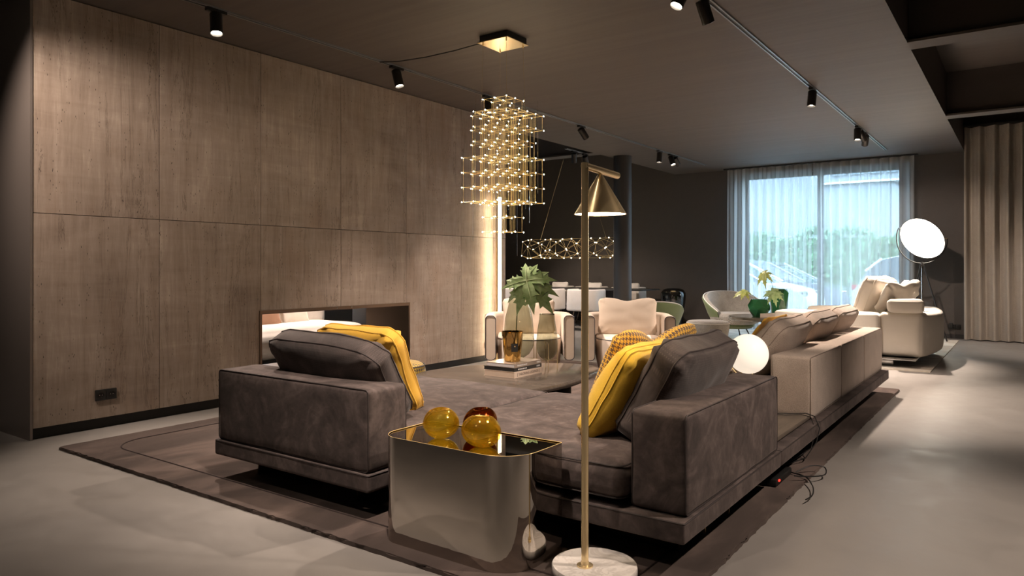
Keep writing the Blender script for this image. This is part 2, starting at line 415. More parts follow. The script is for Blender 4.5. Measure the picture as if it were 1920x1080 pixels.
def soft(bm, c, s, r=.04, puff=(0, 0, 0), n=10, wr=0, seed=0, wf=6, rot=None, fn=None):
    """upholstered block: box with rounded edges, faces puffed out, light wrinkles, UVs by face"""
    h = [x/2 for x in s]
    def axis(a):
        rr = min(r, a*.98)
        e = [-a, -a+rr*.25, -a+rr*.55, -a+rr]; inner = [(-a+rr)+(2*(a-rr))*k/n for k in range(1, n)]
        return e+inner+[-x for x in reversed(e)]
    ax = [axis(x) for x in h]; uvl = bm.loops.layers.uv.verify()
    new = []; cache = {}
    rr = [min(r, x*.98) for x in h]; rm = min(rr)
    def mp(p):
        q = Vector([max(-(h[i]-rm), min(h[i]-rm, p[i])) for i in range(3)])
        d = Vector(p)-q
        if d.length > 1e-9: q = q+d.normalized()*rm
        u = [p[i]/h[i] for i in range(3)]
        for i in range(3):
            j, k = (i+1) % 3, (i+2) % 3
            if puff[i]: q[i] += puff[i]*(1-u[j]**4)*(1-u[k]**4)*u[i]
        if wr:
            nv = noise.noise_vector(Vector((q[0]*wf+seed*7.3, q[1]*wf, q[2]*wf)))
            q = q+nv*wr
        if fn: q = Vector(fn(q, u))
        if rot is not None: q = rot @ q
        return q+Vector(c)
    def vert(p):
        key = tuple(round(x, 5) for x in p)
        if key not in cache: cache[key] = bm.verts.new(mp(p))
        return cache[key]
    for i in range(3):
        j, k = (i+1) % 3, (i+2) % 3
        for sgn in (-1, 1):
            for a, b in zip(ax[j], ax[j][1:]):
                for e, f in zip(ax[k], ax[k][1:]):
                    pts = []
                    for (P, Q) in ((a, e), (b, e), (b, f), (a, f)):
                        p = [0, 0, 0]; p[i] = sgn*h[i]; p[j] = P; p[k] = Q; pts.append(p)
                    if sgn < 0: pts.reverse()
                    try: fc = bm.faces.new([vert(p) for p in pts])
                    except ValueError: continue
                    for lp, p in zip(fc.loops, pts): lp[uvl].uv = (p[j]+.5, p[k]+.5)
    return cache
def loop_pts(w, h, r, n=5):
    return rrect(w, h, r, n)
def basis(xa, za):
    """rotation whose local x is xa and local z is za (made square)"""
    x = Vector(xa).normalized(); z = Vector(za); z = (z-x*z.dot(x)).normalized(); y = z.cross(x)
    return Matrix((x, y, z)).transposed()
def pillow_bm(w, h, t, seed=0, n=22, wr=.012, edge=.012, chop=0, slump=0, sharp=.5, band=0):
    """w along x, h along z, thickness along y. band>0: boxed side strip of that half depth"""
    bm = nb(); uvl = bm.loops.layers.uv.verify(); S = {}
    g = [math.sin(PI/2*(-1+2*i/n))*.35+(-1+2*i/n)*.65 for i in range(n+1)]
    for side in (-1, 1):
        for i, a in enumerate(g):
            for j, b in enumerate(g):
                rim = i in (0, n) or j in (0, n)
                if rim and side > 0 and not band: S[(side, i, j)] = S[(-1, i, j)]; continue
                k = .055
                x = a*w/2*(1-k*(1-b*b)*abs(a)**1.5); z = b*h/2*(1-k*(1-a*a)*abs(b)**1.5)
                # round the corners a little
                cr = max(0, abs(a)+abs(b)-1.72)*.35; x *= 1-cr; z *= 1-cr
                pf = (max(0, 1-abs(a)**2.3)*max(0, 1-abs(b)**2.3))**sharp
                y = side*(band+t/2*pf)
                nv = noise.noise_vector(Vector((a*2.2+seed*3.1, b*2.2+side*.6, seed*1.7)))
                amp = wr*(.35+.65*pf) if not rim else wr*.5
                # gathered folds radiating from the corners
                fold = math.sin((abs(a)-abs(b))*16+seed)*math.exp(-((1-abs(a))**2+(1-abs(b))**2)*6)*wr*.9
                y += side*fold*(0 if rim else 1)
                v = Vector((x, y, z))+nv*amp
                if chop:
                    d = math.exp(-(a/.32)**2)
                    v.z -= chop*d*max(0, (b+.2)/1.2)**1.5; v.y += side*(-.5*chop*d*pf)*max(0, b+.3)
                if slump: v.z -= slump*max(0, a)**2*max(0, b)
                S[(side, i, j)] = bm.verts.new(v)
    for side in (-1, 1):
        for i in range(n):
            for j in range(n):
                q = [(i, j), (i+1, j), (i+1, j+1), (i, j+1)]
                if side > 0: q.reverse()
                try: f = bm.faces.new([S[(side, *p)] for p in q])
                except ValueError: continue
                for lp, p in zip(f.loops, q): lp[uvl].uv = (.5+g[p[0]]*w/2, .5+g[p[1]]*h/2)
    rim = [(i, 0) for i in range(n)]+[(n, j) for j in range(n)]+[(i, n) for i in range(n, 0, -1)]+[(0, j) for j in range(n, 0, -1)]
    if band:
        for a, b in zip(rim, rim[1:]+rim[:1]):
            f = bm.faces.new([S[(-1, *a)], S[(-1, *b)], S[(1, *b)], S[(1, *a)]])
            for lp in f.loops: lp[uvl].uv = (lp.vert.co.x+.5, lp.vert.co.y+.5)
    loops = [[S[(s, *p)].co.copy() for p in rim] for s in ((-1, 1) if band else (-1,))]
    return bm, loops
def cushion(name, label, c, rot, w, h, t, m, pipe=None, pr=.004, group=None, cat='cushion', **kw):
    bm, loops = pillow_bm(w, h, t, **kw)
    root = thing(name, label, cat, c, 0, group); root.rotation_euler = rot.to_euler()
    o = obj('cover', bm, m, root, ang=180)
    if pipe:
        for L in loops:
            b2 = nb(); tube(b2, L, pr, 5, closed=True); obj('piping', b2, pipe, root)
    return root
def sweep_shell(bm, path, thick, z0, z1, r=.03, flare=0):
    """upholstered wall following a plan path; z0,z1 may be lists"""
    N = len(path); rings = []
    sec = rrect(1, 1, .5, 4)
    for i, p in enumerate(path):
        a = path[max(i-1, 0)]; b = path[min(i+1, N-1)]
        d = Vector((b[0]-a[0], b[1]-a[1])).normalized(); nrm = Vector((d.y, -d.x))
        lo = z0[i] if isinstance(z0, (list, tuple)) else z0; hi = z1[i] if isinstance(z1, (list, tuple)) else z1
        th = thick; k = 1.
        H = hi-lo; rr = min(r, th/2*.98, H/2*.98)
        ring = []
        pts = rrect(th, H, rr, 4)
        for (u, v) in pts:
            zz = (lo+hi)/2+v; fl = flare*(v/H+.5)
            ring.append(bm.verts.new((p[0]+nrm.x*(u+fl), p[1]+nrm.y*(u+fl), zz)))
        rings.append(ring)
    n = len(rings[0])
    for A, B in zip(rings, rings[1:]):
        for k in range(n): bm.faces.new((A[k], A[(k+1) % n], B[(k+1) % n], B[k]))
    for R, s in ((rings[0], 1), (rings[-1], -1)):
        c = bm.verts.new(sum((v.co for v in R), Vector())/n)
        for k in range(n): bm.faces.new((R[k], R[(k+1) % n], c))

# ------------------------------------------------------------------ the setting
def struct(name, bm, m, parent=None, smooth=False):
    o = obj(name, bm, m, parent, smooth)
    if parent is None: o['kind'] = 'structure'
    return o
XL, XR, YF, YB = -10.2, 4.5, -5.0, 13.57
bm = nb(); bx(bm, XL-.2, XR+.2, YF-.2, YB+.35, -.12, 0); struct('floor', bm, 'floor')
bm = nb()
bx(bm, -5.69, -.79, YF, YB, 3.0, 3.55); bx(bm, -6.02, -5.69, YF, 8.0, 3.0, 3.55)
bx(bm, XL-.2, XR+.2, YF-.2, YB+.35, 3.55, 3.7)
struct('ceiling', bm, 'ceil')
k = 1
for y in (-.2, 3.33, 6.83, 10.36):
    for (x0, x1) in ((-.79, XR), (XL, -5.69 if y > 8 else -6.02)):
        bm = nb(); bx(bm, x0, x1, y-.12, y+.12, 3.0, 3.022); bx(bm, x0, x1, y-.03, y+.03, 3.022, 3.55)
        struct('trim_%d' % k, bm, 'wall'); k += 1
# back wall with the wide window
W0, W1, WZ0, WZ1 = -4.32, -1.67, .06, 2.86
bm = nb(); bx(bm, XL, W0, YB, YB+.3, 0, 3.55); bx(bm, W1, XR, YB, YB+.3, 0, 3.55)
bx(bm, W0, W1, YB, YB+.3, 0, WZ0); bx(bm, W0, W1, YB, YB+.3, WZ1, 3.55)
struct('wall_back', bm, 'wall')
bm = nb(); bx(bm, XR, XR+.2, YF, YB, 0, 3.55); struct('wall_right', bm, 'wall')
bm = nb(); bx(bm, XL, XR, YF-.2, YF, 0, 3.55); struct('wall_front', bm, 'wall')
bm = nb(); bx(bm, XL-.2, XL, YF, 5.6, 0, 3.55); bx(bm, XL-.2, XL, 7.38, YB, 0, 3.55); bx(bm, XL-.2, XL, 5.6, 7.38, 2.4, 3.55)
struct('wall_far_left', bm, 'wall')
def window(name, horiz, a0, a1, z0, z1, at, mulls, m='steel_dk'):
    """frame of profile bars round the opening with panes between"""
    def bar(bm, p0, p1, q0, q1):
        if horiz: bx(bm, p0, p1, at, at+.07, q0, q1)
        else: bx(bm, at, at+.07, p0, p1, q0, q1)
    bm = nb(); f = .06
    bar(bm, a0, a1, z0, z0+f); bar(bm, a0, a1, z1-f, z1); bar(bm, a0, a0+f, z0, z1); bar(bm, a1-f, a1, z0, z1)
    w = struct(name, bm, m)
    for q in mulls:
        bm = nb(); bar(bm, q-.05, q+.05, z0+f, z1-f); obj('mullion', bm, m, w, False)
    ed = [a0+f]+[q for q in mulls]+[a1-f]
    for p, q in zip(ed, ed[1:]):
        bm = nb()
        if horiz: bx(bm, p, q, at+.03, at+.036, z0+f, z1-f)
        else: bx(bm, at+.03, at+.036, p, q, z0+f, z1-f)
        obj('pane', bm, 'pane', w, False)
window('window_1', True, W0, W1, WZ0, WZ1, YB+.10, [-2.98])
window('window_2', False, 5.6, 7.38, 0, 2.4, XL-.12, [6.5])
bm = nb(); bx(bm, XL, W0-.05, YB-.015, YB, 0, .07); bx(bm, W1+.05, XR, YB-.015, YB, 0, .07); struct('baseboard_back', bm, 'wall2')
# dividing block clad in travertine panels, with the see-through fireplace
FY0, FY1, FZ0, FZ1 = 3.77, 5.62, .19, .775
BX0, BX1, BY0, BY1 = -6.0, -5.36, 2.03, 7.37
bm = nb()
c1 = BX1-.032
bx(bm, BX0, c1, BY0, FY0, .07, 3.0); bx(bm, BX0, c1, FY1, BY1, .07, 3.0)
bx(bm, BX0, c1, FY0, FY1, .07, FZ0); bx(bm, BX0, c1, FY0, FY1, FZ1, 3.0)
wl = struct('wall_left', bm, 'joint')
ycuts = [2.035, 2.894, 3.785, 4.675, 5.576, 6.49, 7.37]
zc = [.075, 1.512, 2.995]; g = .0022
for i in range(6):
    for j in range(2):
        y0, y1, z0, z1 = ycuts[i]+g, ycuts[i+1]-g, zc[j]+g, zc[j+1]-g
        bm = nb(); pr = random.uniform(-.001, .001)
        cuts = []
        if j == 0 and y1 > FY0 and y0 < FY1:
            if y0 < FY0: cuts.append((y0, FY0, z0, z1))
            a, b = max(y0, FY0), min(y1, FY1)
            cuts += [(a, b, z0, FZ0), (a, b, FZ1, z1)]
            if y1 > FY1: cuts.append((FY1, y1, z0, z1))
        else: cuts = [(y0, y1, z0, z1)]
        for (a, b, c, d) in cuts: bx(bm, c1, BX1+pr, a, b, c, d)
        bmesh.ops.remove_doubles(bm, verts=bm.verts[:], dist=1e-5)
        o = obj('stone_panel', bm, 'stone', wl, False)
bm = nb(); bx(bm, BX0, BX1+.004, BY0-.012, BY0+.004, .0, 3.0); obj('end_plate', bm, 'endmetal', wl, False)
bm = nb(); bx(bm, BX0+.02, BX1-.03, BY0+.004, BY1-.02, 0, .072); struct('baseboard_left', bm, 'steel_dk')
# lining of the see-through fireplace
bm = nb(); e = .02
bx(bm, BX0, BX1+.012, FY0, FY0+e, FZ0, FZ1); bx(bm, BX0, BX1+.012, FY1-e, FY1, FZ0, FZ1)
bx(bm, BX0, BX1+.012, FY0+e, FY1-e, FZ1-e*1.6, FZ1); bx(bm, BX0, BX1+.012, FY0+e, FY1-e, FZ0, FZ0+e)
obj('fireplace_frame', bm, 'bronze', wl, False)
for y in (5.12, 5.3):
    bm = nb(); lathe(bm, [(0, -.004), (.006, -.004), (.006, .002), (0, .004)], 8, mtx=Matrix.Translation((BX1+.012, y-.5, FZ1-.012)) @ Matrix.Rotation(PI/2, 4, 'Y')); obj('screw', bm, 'chrome', wl)
# column by the dining area
bm = nb(); lathe(bm, [(.150, 0), (.150, 3.55)], 40); o = obj('column', bm, 'wall2'); o.location = (-5.47, 10.84, 0); o['kind'] = 'structure'

# ------------------------------------------------------------------ outside the window
bm = nb(); bx(bm, -40, 30, YB+.35, 60, -.25, -.13); struct('ground', bm, 'asphalt')
bm = nb(); bx(bm, -40, XL-.3, -20, YB+.35, -.25, -.13); struct('ground', bm, 'asphalt')
bl = thing('building', 'grey rendered building across the street behind the hedge', 'building', (-6, 23, -.13))
bm = nb(); bx(bm, -16, 2.9, 0, 6, 0, 3.75); obj('wall', bm, 'facade', bl, False)
bm = nb(); bx(bm, -16, 3.0, .5, 6, 3.78, 9); obj('upper_wall', bm, 'facade', bl, False)
bm = nb(); bx(bm, 1.0, 3.1, -.12, .5, 3.74, 3.80); obj('ledge', bm, 'facade_l', bl, False)
for q in range(4):
    bm = nb(); bx(bm, 1.2+q*.5, 1.62+q*.5, .44, .5, 4.05, 4.9); obj('window', bm, 'carglass', bl, False)
def leaves_bm(n, vol, size, seed):
    rnd = random.Random(seed); bm = nb()
    for _ in range(n):
        x, y, z = vol(rnd); s = size*rnd.uniform(.6, 1.3)
        R = Matrix.Rotation(rnd.uniform(0, 6.28), 3, 'Z') @ Matrix.Rotation(rnd.uniform(-1.2, 1.2), 3, 'X')
        c = Vector((x, y, z))
        v = [bm.verts.new(c+R @ Vector(p)) for p in ((0, 0, -s), (s*.45, .02, 0), (0, 0, s), (-s*.45, .02, 0))]
        bm.faces.new(v)
    return bm
hg = thing('hedge', 'clipped green leafy hedge running along the grey building', 'hedge', (-5, 21.2, -.13))
def hv(r):
    x = r.uniform(-7, 7.5); top = 2.15+.12*math.sin(x*2.3)+.1*math.sin(x*5.1+1)
    if r.random() < .65: return x, r.uniform(-.45, -.25), r.uniform(0, top)
    return x, r.uniform(-.4, .4), top+r.uniform(-.1, .12)
o = obj('foliage', leaves_bm(9000, hv, .075, 3), 'hedge', hg, False); o['kind'] = 'stuff'
bm = nb(); bx(bm, -7, 7.5, -.26, .35, 0, 2.08); obj('inner_growth', bm, 'hedge', hg, False)
tr = thing('tree', 'green treetop seen through the top corner of the window', 'tree', (-1.4, 33, -.13))
def tv(r):
    while True:
        p = Vector((r.uniform(-1, 1), r.uniform(-1, 1), r.uniform(-1, 1)))
        if p.length < 1: return p.x*3.2, p.y*2.5, 5.6+p.z*2.6
o = obj('foliage', leaves_bm(5000, tv, .16, 5), 'hedge', tr, False); o['kind'] = 'stuff'
bm = nb(); tube(bm, [(0, 0, 0), (.1, 0, 2), (0, .1, 4.8)], [.25, .2, .1], 10); obj('trunk', bm, 'stem', tr)
def car(label, loc, rz, paint, L=4.2, H=1.42):
    t = thing('car', label, 'car', loc, rz)
    wd = .86
    # side outline of the lower body and of the cabin, nose towards +x
    low = [(-.50, .55), (-.495, .72), (-.47, .86), (-.40, .92), (-.2, .93), (.0, .93), (.22, .91), (.30, .87), (.40, .78), (.46, .70), (.495, .56), (.50, .38)]
    cab = [(-.475, .88), (-.43, 1.14), (-.37, 1.34), (-.28, 1.42), (-.08, 1.45), (.02, 1.42), (.09, 1.32), (.17, 1.12), (.27, .90)]
    def loft(prof, zb, ws, m, name, roof=None):
        bm = nb(); n = len(prof); rows = []
        for (yy, f) in ws:
            rows.append([bm.verts.new((x*L*(1 if f == 0 else 1), yy*wd*(1-(z-zb)*f), z*H/1.45)) for x, z in prof])
        for A, B in zip(rows, rows[1:]):
            for q in range(n-1): bm.faces.new((A[q], A[q+1], B[q+1], B[q]))
        lo = [[bm.verts.new((x*L, yy*wd, zb*H/1.45)) for x, z in prof] for yy in (-1, 1)]
        for R, E in ((rows[0], lo[0]), (rows[-1], lo[1])):
            for q in range(n-1): bm.faces.new((R[q], R[q+1], E[q+1], E[q]))
        bm.faces.new((rows[0][0], *[r[0] for r in rows[1:]], lo[1][0], lo[0][0]))
        bm.faces.new((rows[0][-1], *[r[-1] for r in rows[1:]], lo[1][-1], lo[0][-1]))
        return obj(name, bm, m, t)
    loft(low, .22, [(-1, .0), (-.97, -.0), (-.8, -.0), (0, -.0), (.8, 0), (.97, 0), (1, 0)], paint, 'body')
    loft(cab, .88, [(-.93, .28), (-.7, .28), (0, .28), (.7, .28), (.93, .28)], 'carglass', 'cabin_glass')
    bm = nb(); A = []
    for yy in (-.82, -.7, 0, .7, .82):
        A.append([bm.verts.new((x*L, yy*wd*.93, (z+.015)*H/1.45-(.02 if abs(yy) > .8 else 0))) for x, z in cab[2:7]])
    for P_, Q_ in zip(A, A[1:]):
        for q in range(4): bm.faces.new((P_[q], P_[q+1], Q_[q+1], Q_[q]))
    obj('roof', bm, paint, t)
    for sy in (-1, 1):
        for (p, q) in (((-.44, 1.12), (-.37, 1.36)), ((.27, .91), (.06, 1.38)), ((-.08, .93), (-.09, 1.42))):
            bm = nb(); tube(bm, [(p[0]*L, sy*wd*.94, p[1]*H/1.45), (q[0]*L, sy*wd*.80, q[1]*H/1.45)], .028, 6); obj('pillar', bm, paint, t)
        for x in (-.31, .31):
            bm = nb(); mt = Matrix.Translation((x*L, sy*wd*.9, .31)) @ Matrix.Rotation(PI/2, 4, 'X')
            lathe(bm, [(0, -.10), (.27, -.10), (.315, -.06), (.315, .06), (.27, .10), (0, .10)], 28, mtx=mt); w = obj('wheel', bm, 'tyre', t)
            bm = nb(); lathe(bm, [(0, .10), (.19, .11), (.2, .09), (.2, -.115), (0, -.115)], 20, mtx=mt); obj('hubcap', bm, 'chrome', w)
        bm = nb(); box(bm, (-.485*L, sy*wd*.82, .80*H/1.45), (.16, .28, .11), .03); obj('tail_light', bm, 'tail', t)
        bm = nb(); box(bm, (.455*L, sy*wd*.78, .66*H/1.45), (.26, .3, .12), .04); obj('headlight', bm, 'chrome', t)
        bm = nb(); box(bm, (.17*L, sy*(wd+.08), .98*H/1.45), (.12, .16, .10), .03); obj('wing_mirror', bm, paint, t)
    return t
car('white car outside with its nose towards the middle of the window', (-5.95, 17.3, -.13), 0, 'carw', 4.2, 1.5)
car('grey low car parked behind the white one in front of the hedge', (-5.6, 19.5, -.13), 0, 'carg', 4.4, 1.46)
car('white car outside showing its red tail light behind the white sofa', (-.85, 17.2, -.13), 0, 'carw', 4.2, 1.55)

# ------------------------------------------------------------------ curtains
def wave(x, per, amp, ph=0):
    k = noise.noise(Vector((x*1.7, ph, .3)))
    return amp*(math.sin(2*PI*x/per+ph+k*1.1)+.25*math.sin(4*PI*x/per+k*2))
def drape(name, label, x0, x1, y, z0, z1, per, amp, m, cat='curtain', group=None, tape=None, flare=1.15, ph=0):
    t = thing(name, label, cat, ((x0+x1)/2, y, z0), 0, group); cx = (x0+x1)/2
    nx = max(40, int((x1-x0)/per*14)); zs = [0, .02, .3, .8, 1.4, 2.0, z1-z0-.1, z1-z0]
    def sheet(za, yoff, ns):
        bm = nb(); rows = []
        for z in za:
            f = 1+(flare-1)*(1-z/(z1-z0)); rows.append([])
            for i in range(nx+1):
                x = x0+(x1-x0)*i/nx
                yy = wave(x+.012*math.sin(z*1.3+x*3)*(1-z/(z1-z0)), per, amp*f, ph)+.010*math.sin(z*2+x*5)
                rows[-1].append(bm.verts.new((x-cx, yy+yoff, z)))
        for A, B in zip(rows, rows[1:]):
            for q in range(nx): bm.faces.new((A[q], A[q+1], B[q+1], B[q]))
        return bm
    link('fabric', from_bm(sheet(zs, 0, 0)), m, t, ang=180)
    if tape: link('heading_tape', from_bm(sheet([z1-z0-.09, z1-z0], .004, 0)), tape, t, ang=180)
    return t
drape('sheer_curtain', 'pale sheer curtain over the window half near the glass floor lamp', -4.57, -3.06, 13.38, .02, 2.975, .155, .040, 'sheer', tape='tape')
drape('sheer_curtain', 'pale sheer curtain over the half of the window next to the disc floor lamp', -3.03, -1.47, 13.38, .02, 2.975, .155, .040, 'sheer', tape='tape', ph=1)
bm = nb(); bx(bm, -4.62, -1.42, 13.33, 13.43, 2.978, 2.999); tag(obj('curtain_rail', bm, 'black', None, False), 'thin black curtain rail on the ceiling above the sheer curtains', 'rail')
drape('heavy_curtain', 'floor-length taupe woven curtain in deep folds covering the wall to the right', -.78, 3.2, 13.36, .015, 3.34, .18, .055, 'drape', tape='drape')
bm = nb(); bx(bm, -.79, 3.25, 13.30, 13.42, 3.345, 3.37); tag(obj('curtain_rail', bm, 'black', None, False), 'black curtain rail carrying the taupe curtain', 'rail')

# ------------------------------------------------------------------ sockets and lighting tracks
def socket(loc, rz, label, n=2):
    t = thing('wall_socket', label, 'socket', loc, rz)
    for k in range(n):
        x = (k-(n-1)/2)*.075
        bm = nb(); box(bm, (x, 0, 0), (.073, .010, .078), .004); f = obj('socket_plate', bm, 'black', t)
        bm = nb(); lathe(bm, [(.022, .0), (.024, .003), (.019, .004), (.018, -.004), (0, -.004)], 20, mtx=Matrix.Translation((x, -.006, 0)) @ Matrix.Rotation(PI/2, 4, 'X')); obj('socket_well', bm, 'steel_dk', f)
        for s in (-1, 1):
            bm = nb(); lathe(bm, [(0, 0), (.0028, 0), (.0028, .003), (0, .003)], 8, mtx=Matrix.Translation((x+s*.009, -.0045, 0)) @ Matrix.Rotation(PI/2, 4, 'X')); obj('contact', bm, 'chrome', f)
    return t
socket((BX1+.006, 2.50, .24), PI/2, 'black double wall socket low on the travertine near its dark metal end')
socket((BX1+.006, 6.97, .20), PI/2, 'black wall socket low on the travertine beside the cream armchair', 1)
s3 = socket((-.91, YB-.006, .19), 0, 'black double wall socket at the foot of the dark wall beside the taupe curtain')
bm = nb(); box(bm, (-.06, -.03, .02), (.05, .05, .09), .006); obj('plug_adapter', bm, 'black', s3)
def track(x, y0, y1, label):
    t = thing('lighting_track', label, 'track', (x, (y0+y1)/2, 3.0)); L = (y1-y0)/2
    for s in (-1, 1):
        bm = nb(); bx(bm, s*.017-.006, s*.017+.006, -L, L, -.012, 0); obj('rail', bm, 'track', t, False)
    bm = nb(); bx(bm, -.011, .011, -L, L, -.005, 0); obj('channel', bm, 'black', t, False)
track(-4.70, -4, 12.6, 'long dark lighting track on the ceiling beside the travertine wall')
track(-1.78, -4, 12.6, 'long silvery lighting track on the ceiling over the beige sofa')
track(-5.72-.1, 9.6, 10.25, 'short lighting track stub on the ceiling near the dark column')
def make_head():
    t = thing('track_spotlight', 'x', 'spotlight')
    bm = nb(); bx(bm, -.02, .02, -.075, .075, -.022, -.0); obj('adapter', bm, 'black', t, False)
    bm = nb(); tube(bm, [(0, 0, -.02), (0, 0, -.055)], .012, 8); obj('swivel', bm, 'black', t)
    bm = nb(); lathe(bm, [(0, .025), (.040, .025), (.043, .02), (.043, -.13), (.040, -.132), (.036, -.12), (.034, -.108), (0, -.108)], 28)
    b = obj('lamp_body', bm, 'black_metal', t); b.location = (0, 0, -.055)
    bm = nb(); lathe(bm, [(0, -.109), (.0345, -.109), (.0345, -.112), (0, -.112)], 24); obj('lens', bm, 'lens', b)
    return t
HEAD = None
def spot(x, y, target, label, on=True, power=1.0, size=62, blend=.75, z=3.0, group=None, soft_=.035):
    global HEAD
    t = make_head(); HEAD = t
    t.location = (x, y, z-.012); t['label'] = label
    if group: t['group'] = group
    b = [c for c in COL.objects if c.parent == t and c.name.startswith('lamp_body')][0]
    d = (Vector(target)-Vector((x, y, z-.07))).normalized()
    b.rotation_euler = d.to_track_quat('-Z', 'Y').to_euler()
    lens = [c for c in COL.objects if c.parent == b][0]
    if not on:
        lens.data.materials[0] = M['steel_dk']; return t
    ld = bpy.data.lights.new('spot_lamp', 'SPOT'); ld.energy = SPOT_W*power; ld.color = WARM
    ld.spot_size = math.radians(size); ld.spot_blend = blend; ld.shadow_soft_size = soft_
    lo = bpy.data.objects.new('spot_lamp', ld); COL.objects.link(lo); lo.parent = b; lo.location = (0, 0, -.125)
    return t
OFF = 'black track spotlight'
# along the travertine wall
spot(-4.70, 2.95, (-4.0, 2.6, 0), 'lit black track spotlight high above the travertine wall, nearest the top edge', power=1.1)
spot(-4.70, 4.76, (-3.9, 4.9, 0), 'black track spotlight beside the chandelier cable end', power=2.0, size=88)
spot(-4.70, 6.14, (-4.2, 6.1, 0), 'black track spotlight partly behind the top of the chandelier', power=1.7, size=80)
spot(-4.70, 8.14, (-4.1, 10.5, .5), 'black unlit-looking track spotlight just right of the chandelier, turned away', power=1.0)
spot(-4.70, 10.60, (-4.7, 10.2, 0), 'black track spotlight shining straight down near the far end of its track', power=1.0)
spot(-4.70, 11.05, (-3.6, 10.6, .2), 'black track spotlight tilted to the right, beside the one shining straight down', power=1.0)
spot(-4.70, 11.22, (-4.4, 14.2, .4), 'black track spotlight at the end of its pair, turned towards the window', on=False)
# over the beige sofa
spot(-1.78, 4.40, (-2.6, 3.2, .2), 'black track spotlight cut by the top edge of the picture', power=1.0)
spot(-1.78, 4.72, (-1.4, 6.4, .2), 'black track spotlight at the top edge, turned away beside the lit one', power=1.5)
spot(-1.78, 7.81, (-1.95, 7.5, 0), 'single black track spotlight hanging mid-way along the silvery track', power=2.8, size=88)
spot(-1.78, 10.26, (-1.7, 9.75, .3), 'lit black track spotlight near the window end of the silvery track', power=4.2)
spot(-1.78, 10.48, (-1.2, 13.3, 1.), 'black track spotlight half hidden behind the lit one near the window', power=.7)
spot(-1.78, 10.85, (-2.6, 13.6, .3), 'last black track spotlight of the silvery track, turned to the window', on=False)
spot(-5.82, 9.85, (-6.6, 11.2, .2), 'lit black spotlight under the ceiling beam left of the dark column', power=1.0)
spot(-5.82, 10.2, (-6.6, 12.9, .4), 'unlit black spotlight under the ceiling beam close to the dark column', on=False)
# unseen spots added on the tracks near and behind the viewpoint as foreground fill
for (x, y, tx, ty, tz, pw, sz) in ((-4.7, .9, -5.1, 2.9, 1.4, .9, 75), (-4.7, -1.5, -4.6, -.6, 0, .3, 80), (-1.78, 1.8, -2.5, 2.9, .3, 1.2, 66), (-1.78, .4, -1.5, 1.8, 0, .30, 70), (-1.78, -1.6, -1.2, -1.0, 0, .6, 80)):
    spot(x, y, (tx, ty, tz), OFF+' '+{(-4.7, .9): 'near the metal end of the travertine wall', (-4.7, -1.5): 'behind the viewpoint on the left track', (-1.78, 1.8): 'on the right track above the mirror side table', (-1.78, .4): 'on the right track just above the viewpoint', (-1.78, -1.6): 'behind the viewpoint on the right track'}[(x, y)], power=pw, size=sz, group='added spotlights behind the viewpoint')
for (x, y, tx, ty, tz, pw, sz, z) in ((.9, 3.4, -.7, 3.4, .3, 1.3, 74, 3.0), (.9, 6.83, .3, 7.1, 0, .9, 80, 3.0), (.9, 10.36, .9, 12.3, .3, 1.0, 80, 3.0), (1.4, -.2, 1.4, .6, 0, .8, 80, 3.0),
                                       (-8.3, 10.36, -7.6, 11.7, .7, 1.3, 80, 3.0), (-7.2, 6.83, -7.3, 5.6, .4, 1.4, 80, 3.0), (-8.4, 6.83, -7.6, 4.4, .2, 1.2, 80, 3.0), (-7.2, 3.33, -8.4, 4.6, .3, 1.2, 80, 3.0)):  # added unseen spots that brighten the side bays, lounge and dining side
    spot(x, y, (tx, ty, tz), 'added unseen spotlight under a side bay beam above '+{(.9, 3.4): 'the bare floor right of the dark sofa', (.9, 6.83): 'the bare floor right of the beige sofa', (.9, 10.36): 'the taupe curtain', (1.4, -.2): 'the floor behind the viewpoint', (-8.3, 10.36): 'the dining chairs', (-7.2, 6.83): 'the boucle sofa', (-8.4, 6.83): 'the boucle sofa back', (-7.2, 3.33): 'the blue glass table'}[(x, y)], power=pw, size=sz, z=z, group='added spotlights under the side bay beams')
bm = nb(); tube(bm, [(-4.70, 4.55, 2.985), (-4.5, 4.58, 2.965), (-4.2, 4.60, 2.955), (-3.9, 4.62, 2.962), (-3.66, 4.64, 2.98), (-3.56, 4.65, 2.985)], .005, 6)
tag(obj('power_cable', bm, 'black'), 'thin black cable sagging from the track to the chandelier canopy', 'cable')

# ------------------------------------------------------------------ rugs
def rug(name, label, x0, x1, y0, y1, h, m, border=None, seam=None):
    t = thing(name, label, 'rug', ((x0+x1)/2, (y0+y1)/2, 0)); w, d = x1-x0, y1-y0
    rnd = random.Random(4)
    def fuzzy(pts, amp):
        out = []
        for (a, b), (c, e) in zip(pts, pts[1:]+pts[:1]):
            n = max(1, int(math.hypot(c-a, e-b)/.03))
            for q in range(n): out.append((a+(c-a)*q/n+rnd.uniform(-amp, amp), b+(e-b)*q/n+rnd.uniform(-amp, amp)))
        return out
    if border:
        inner = rrect(w-2*border, d-2*border, .22, 8)
        bm = nb(); outer = [(-w/2, -d/2), (w/2, -d/2), (w/2, d/2), (-w/2, d/2)]
        prism(bm, fuzzy(outer, .0035), 0, h, .006); obj('pile', bm, m, t, ang=60)
        bm = nb(); tube(bm, [(x, y, h+.0005) for x, y in inner], .0045, 5, closed=True); obj('sewn_line', bm, seam, t)
    else:
        bm = nb(); prism(bm, fuzzy([(-w/2, -d/2), (w/2, -d/2), (w/2, d/2), (-w/2, d/2)], .002), 0, h, .003); obj('pile', bm, m, t, ang=60)
    return t
rug('rug', 'large dark brown deep pile rug under the sofas with a sewn border line', -4.95, -.95, 2.03, 7.52, .02, 'rug', .20, 'rug_seam')
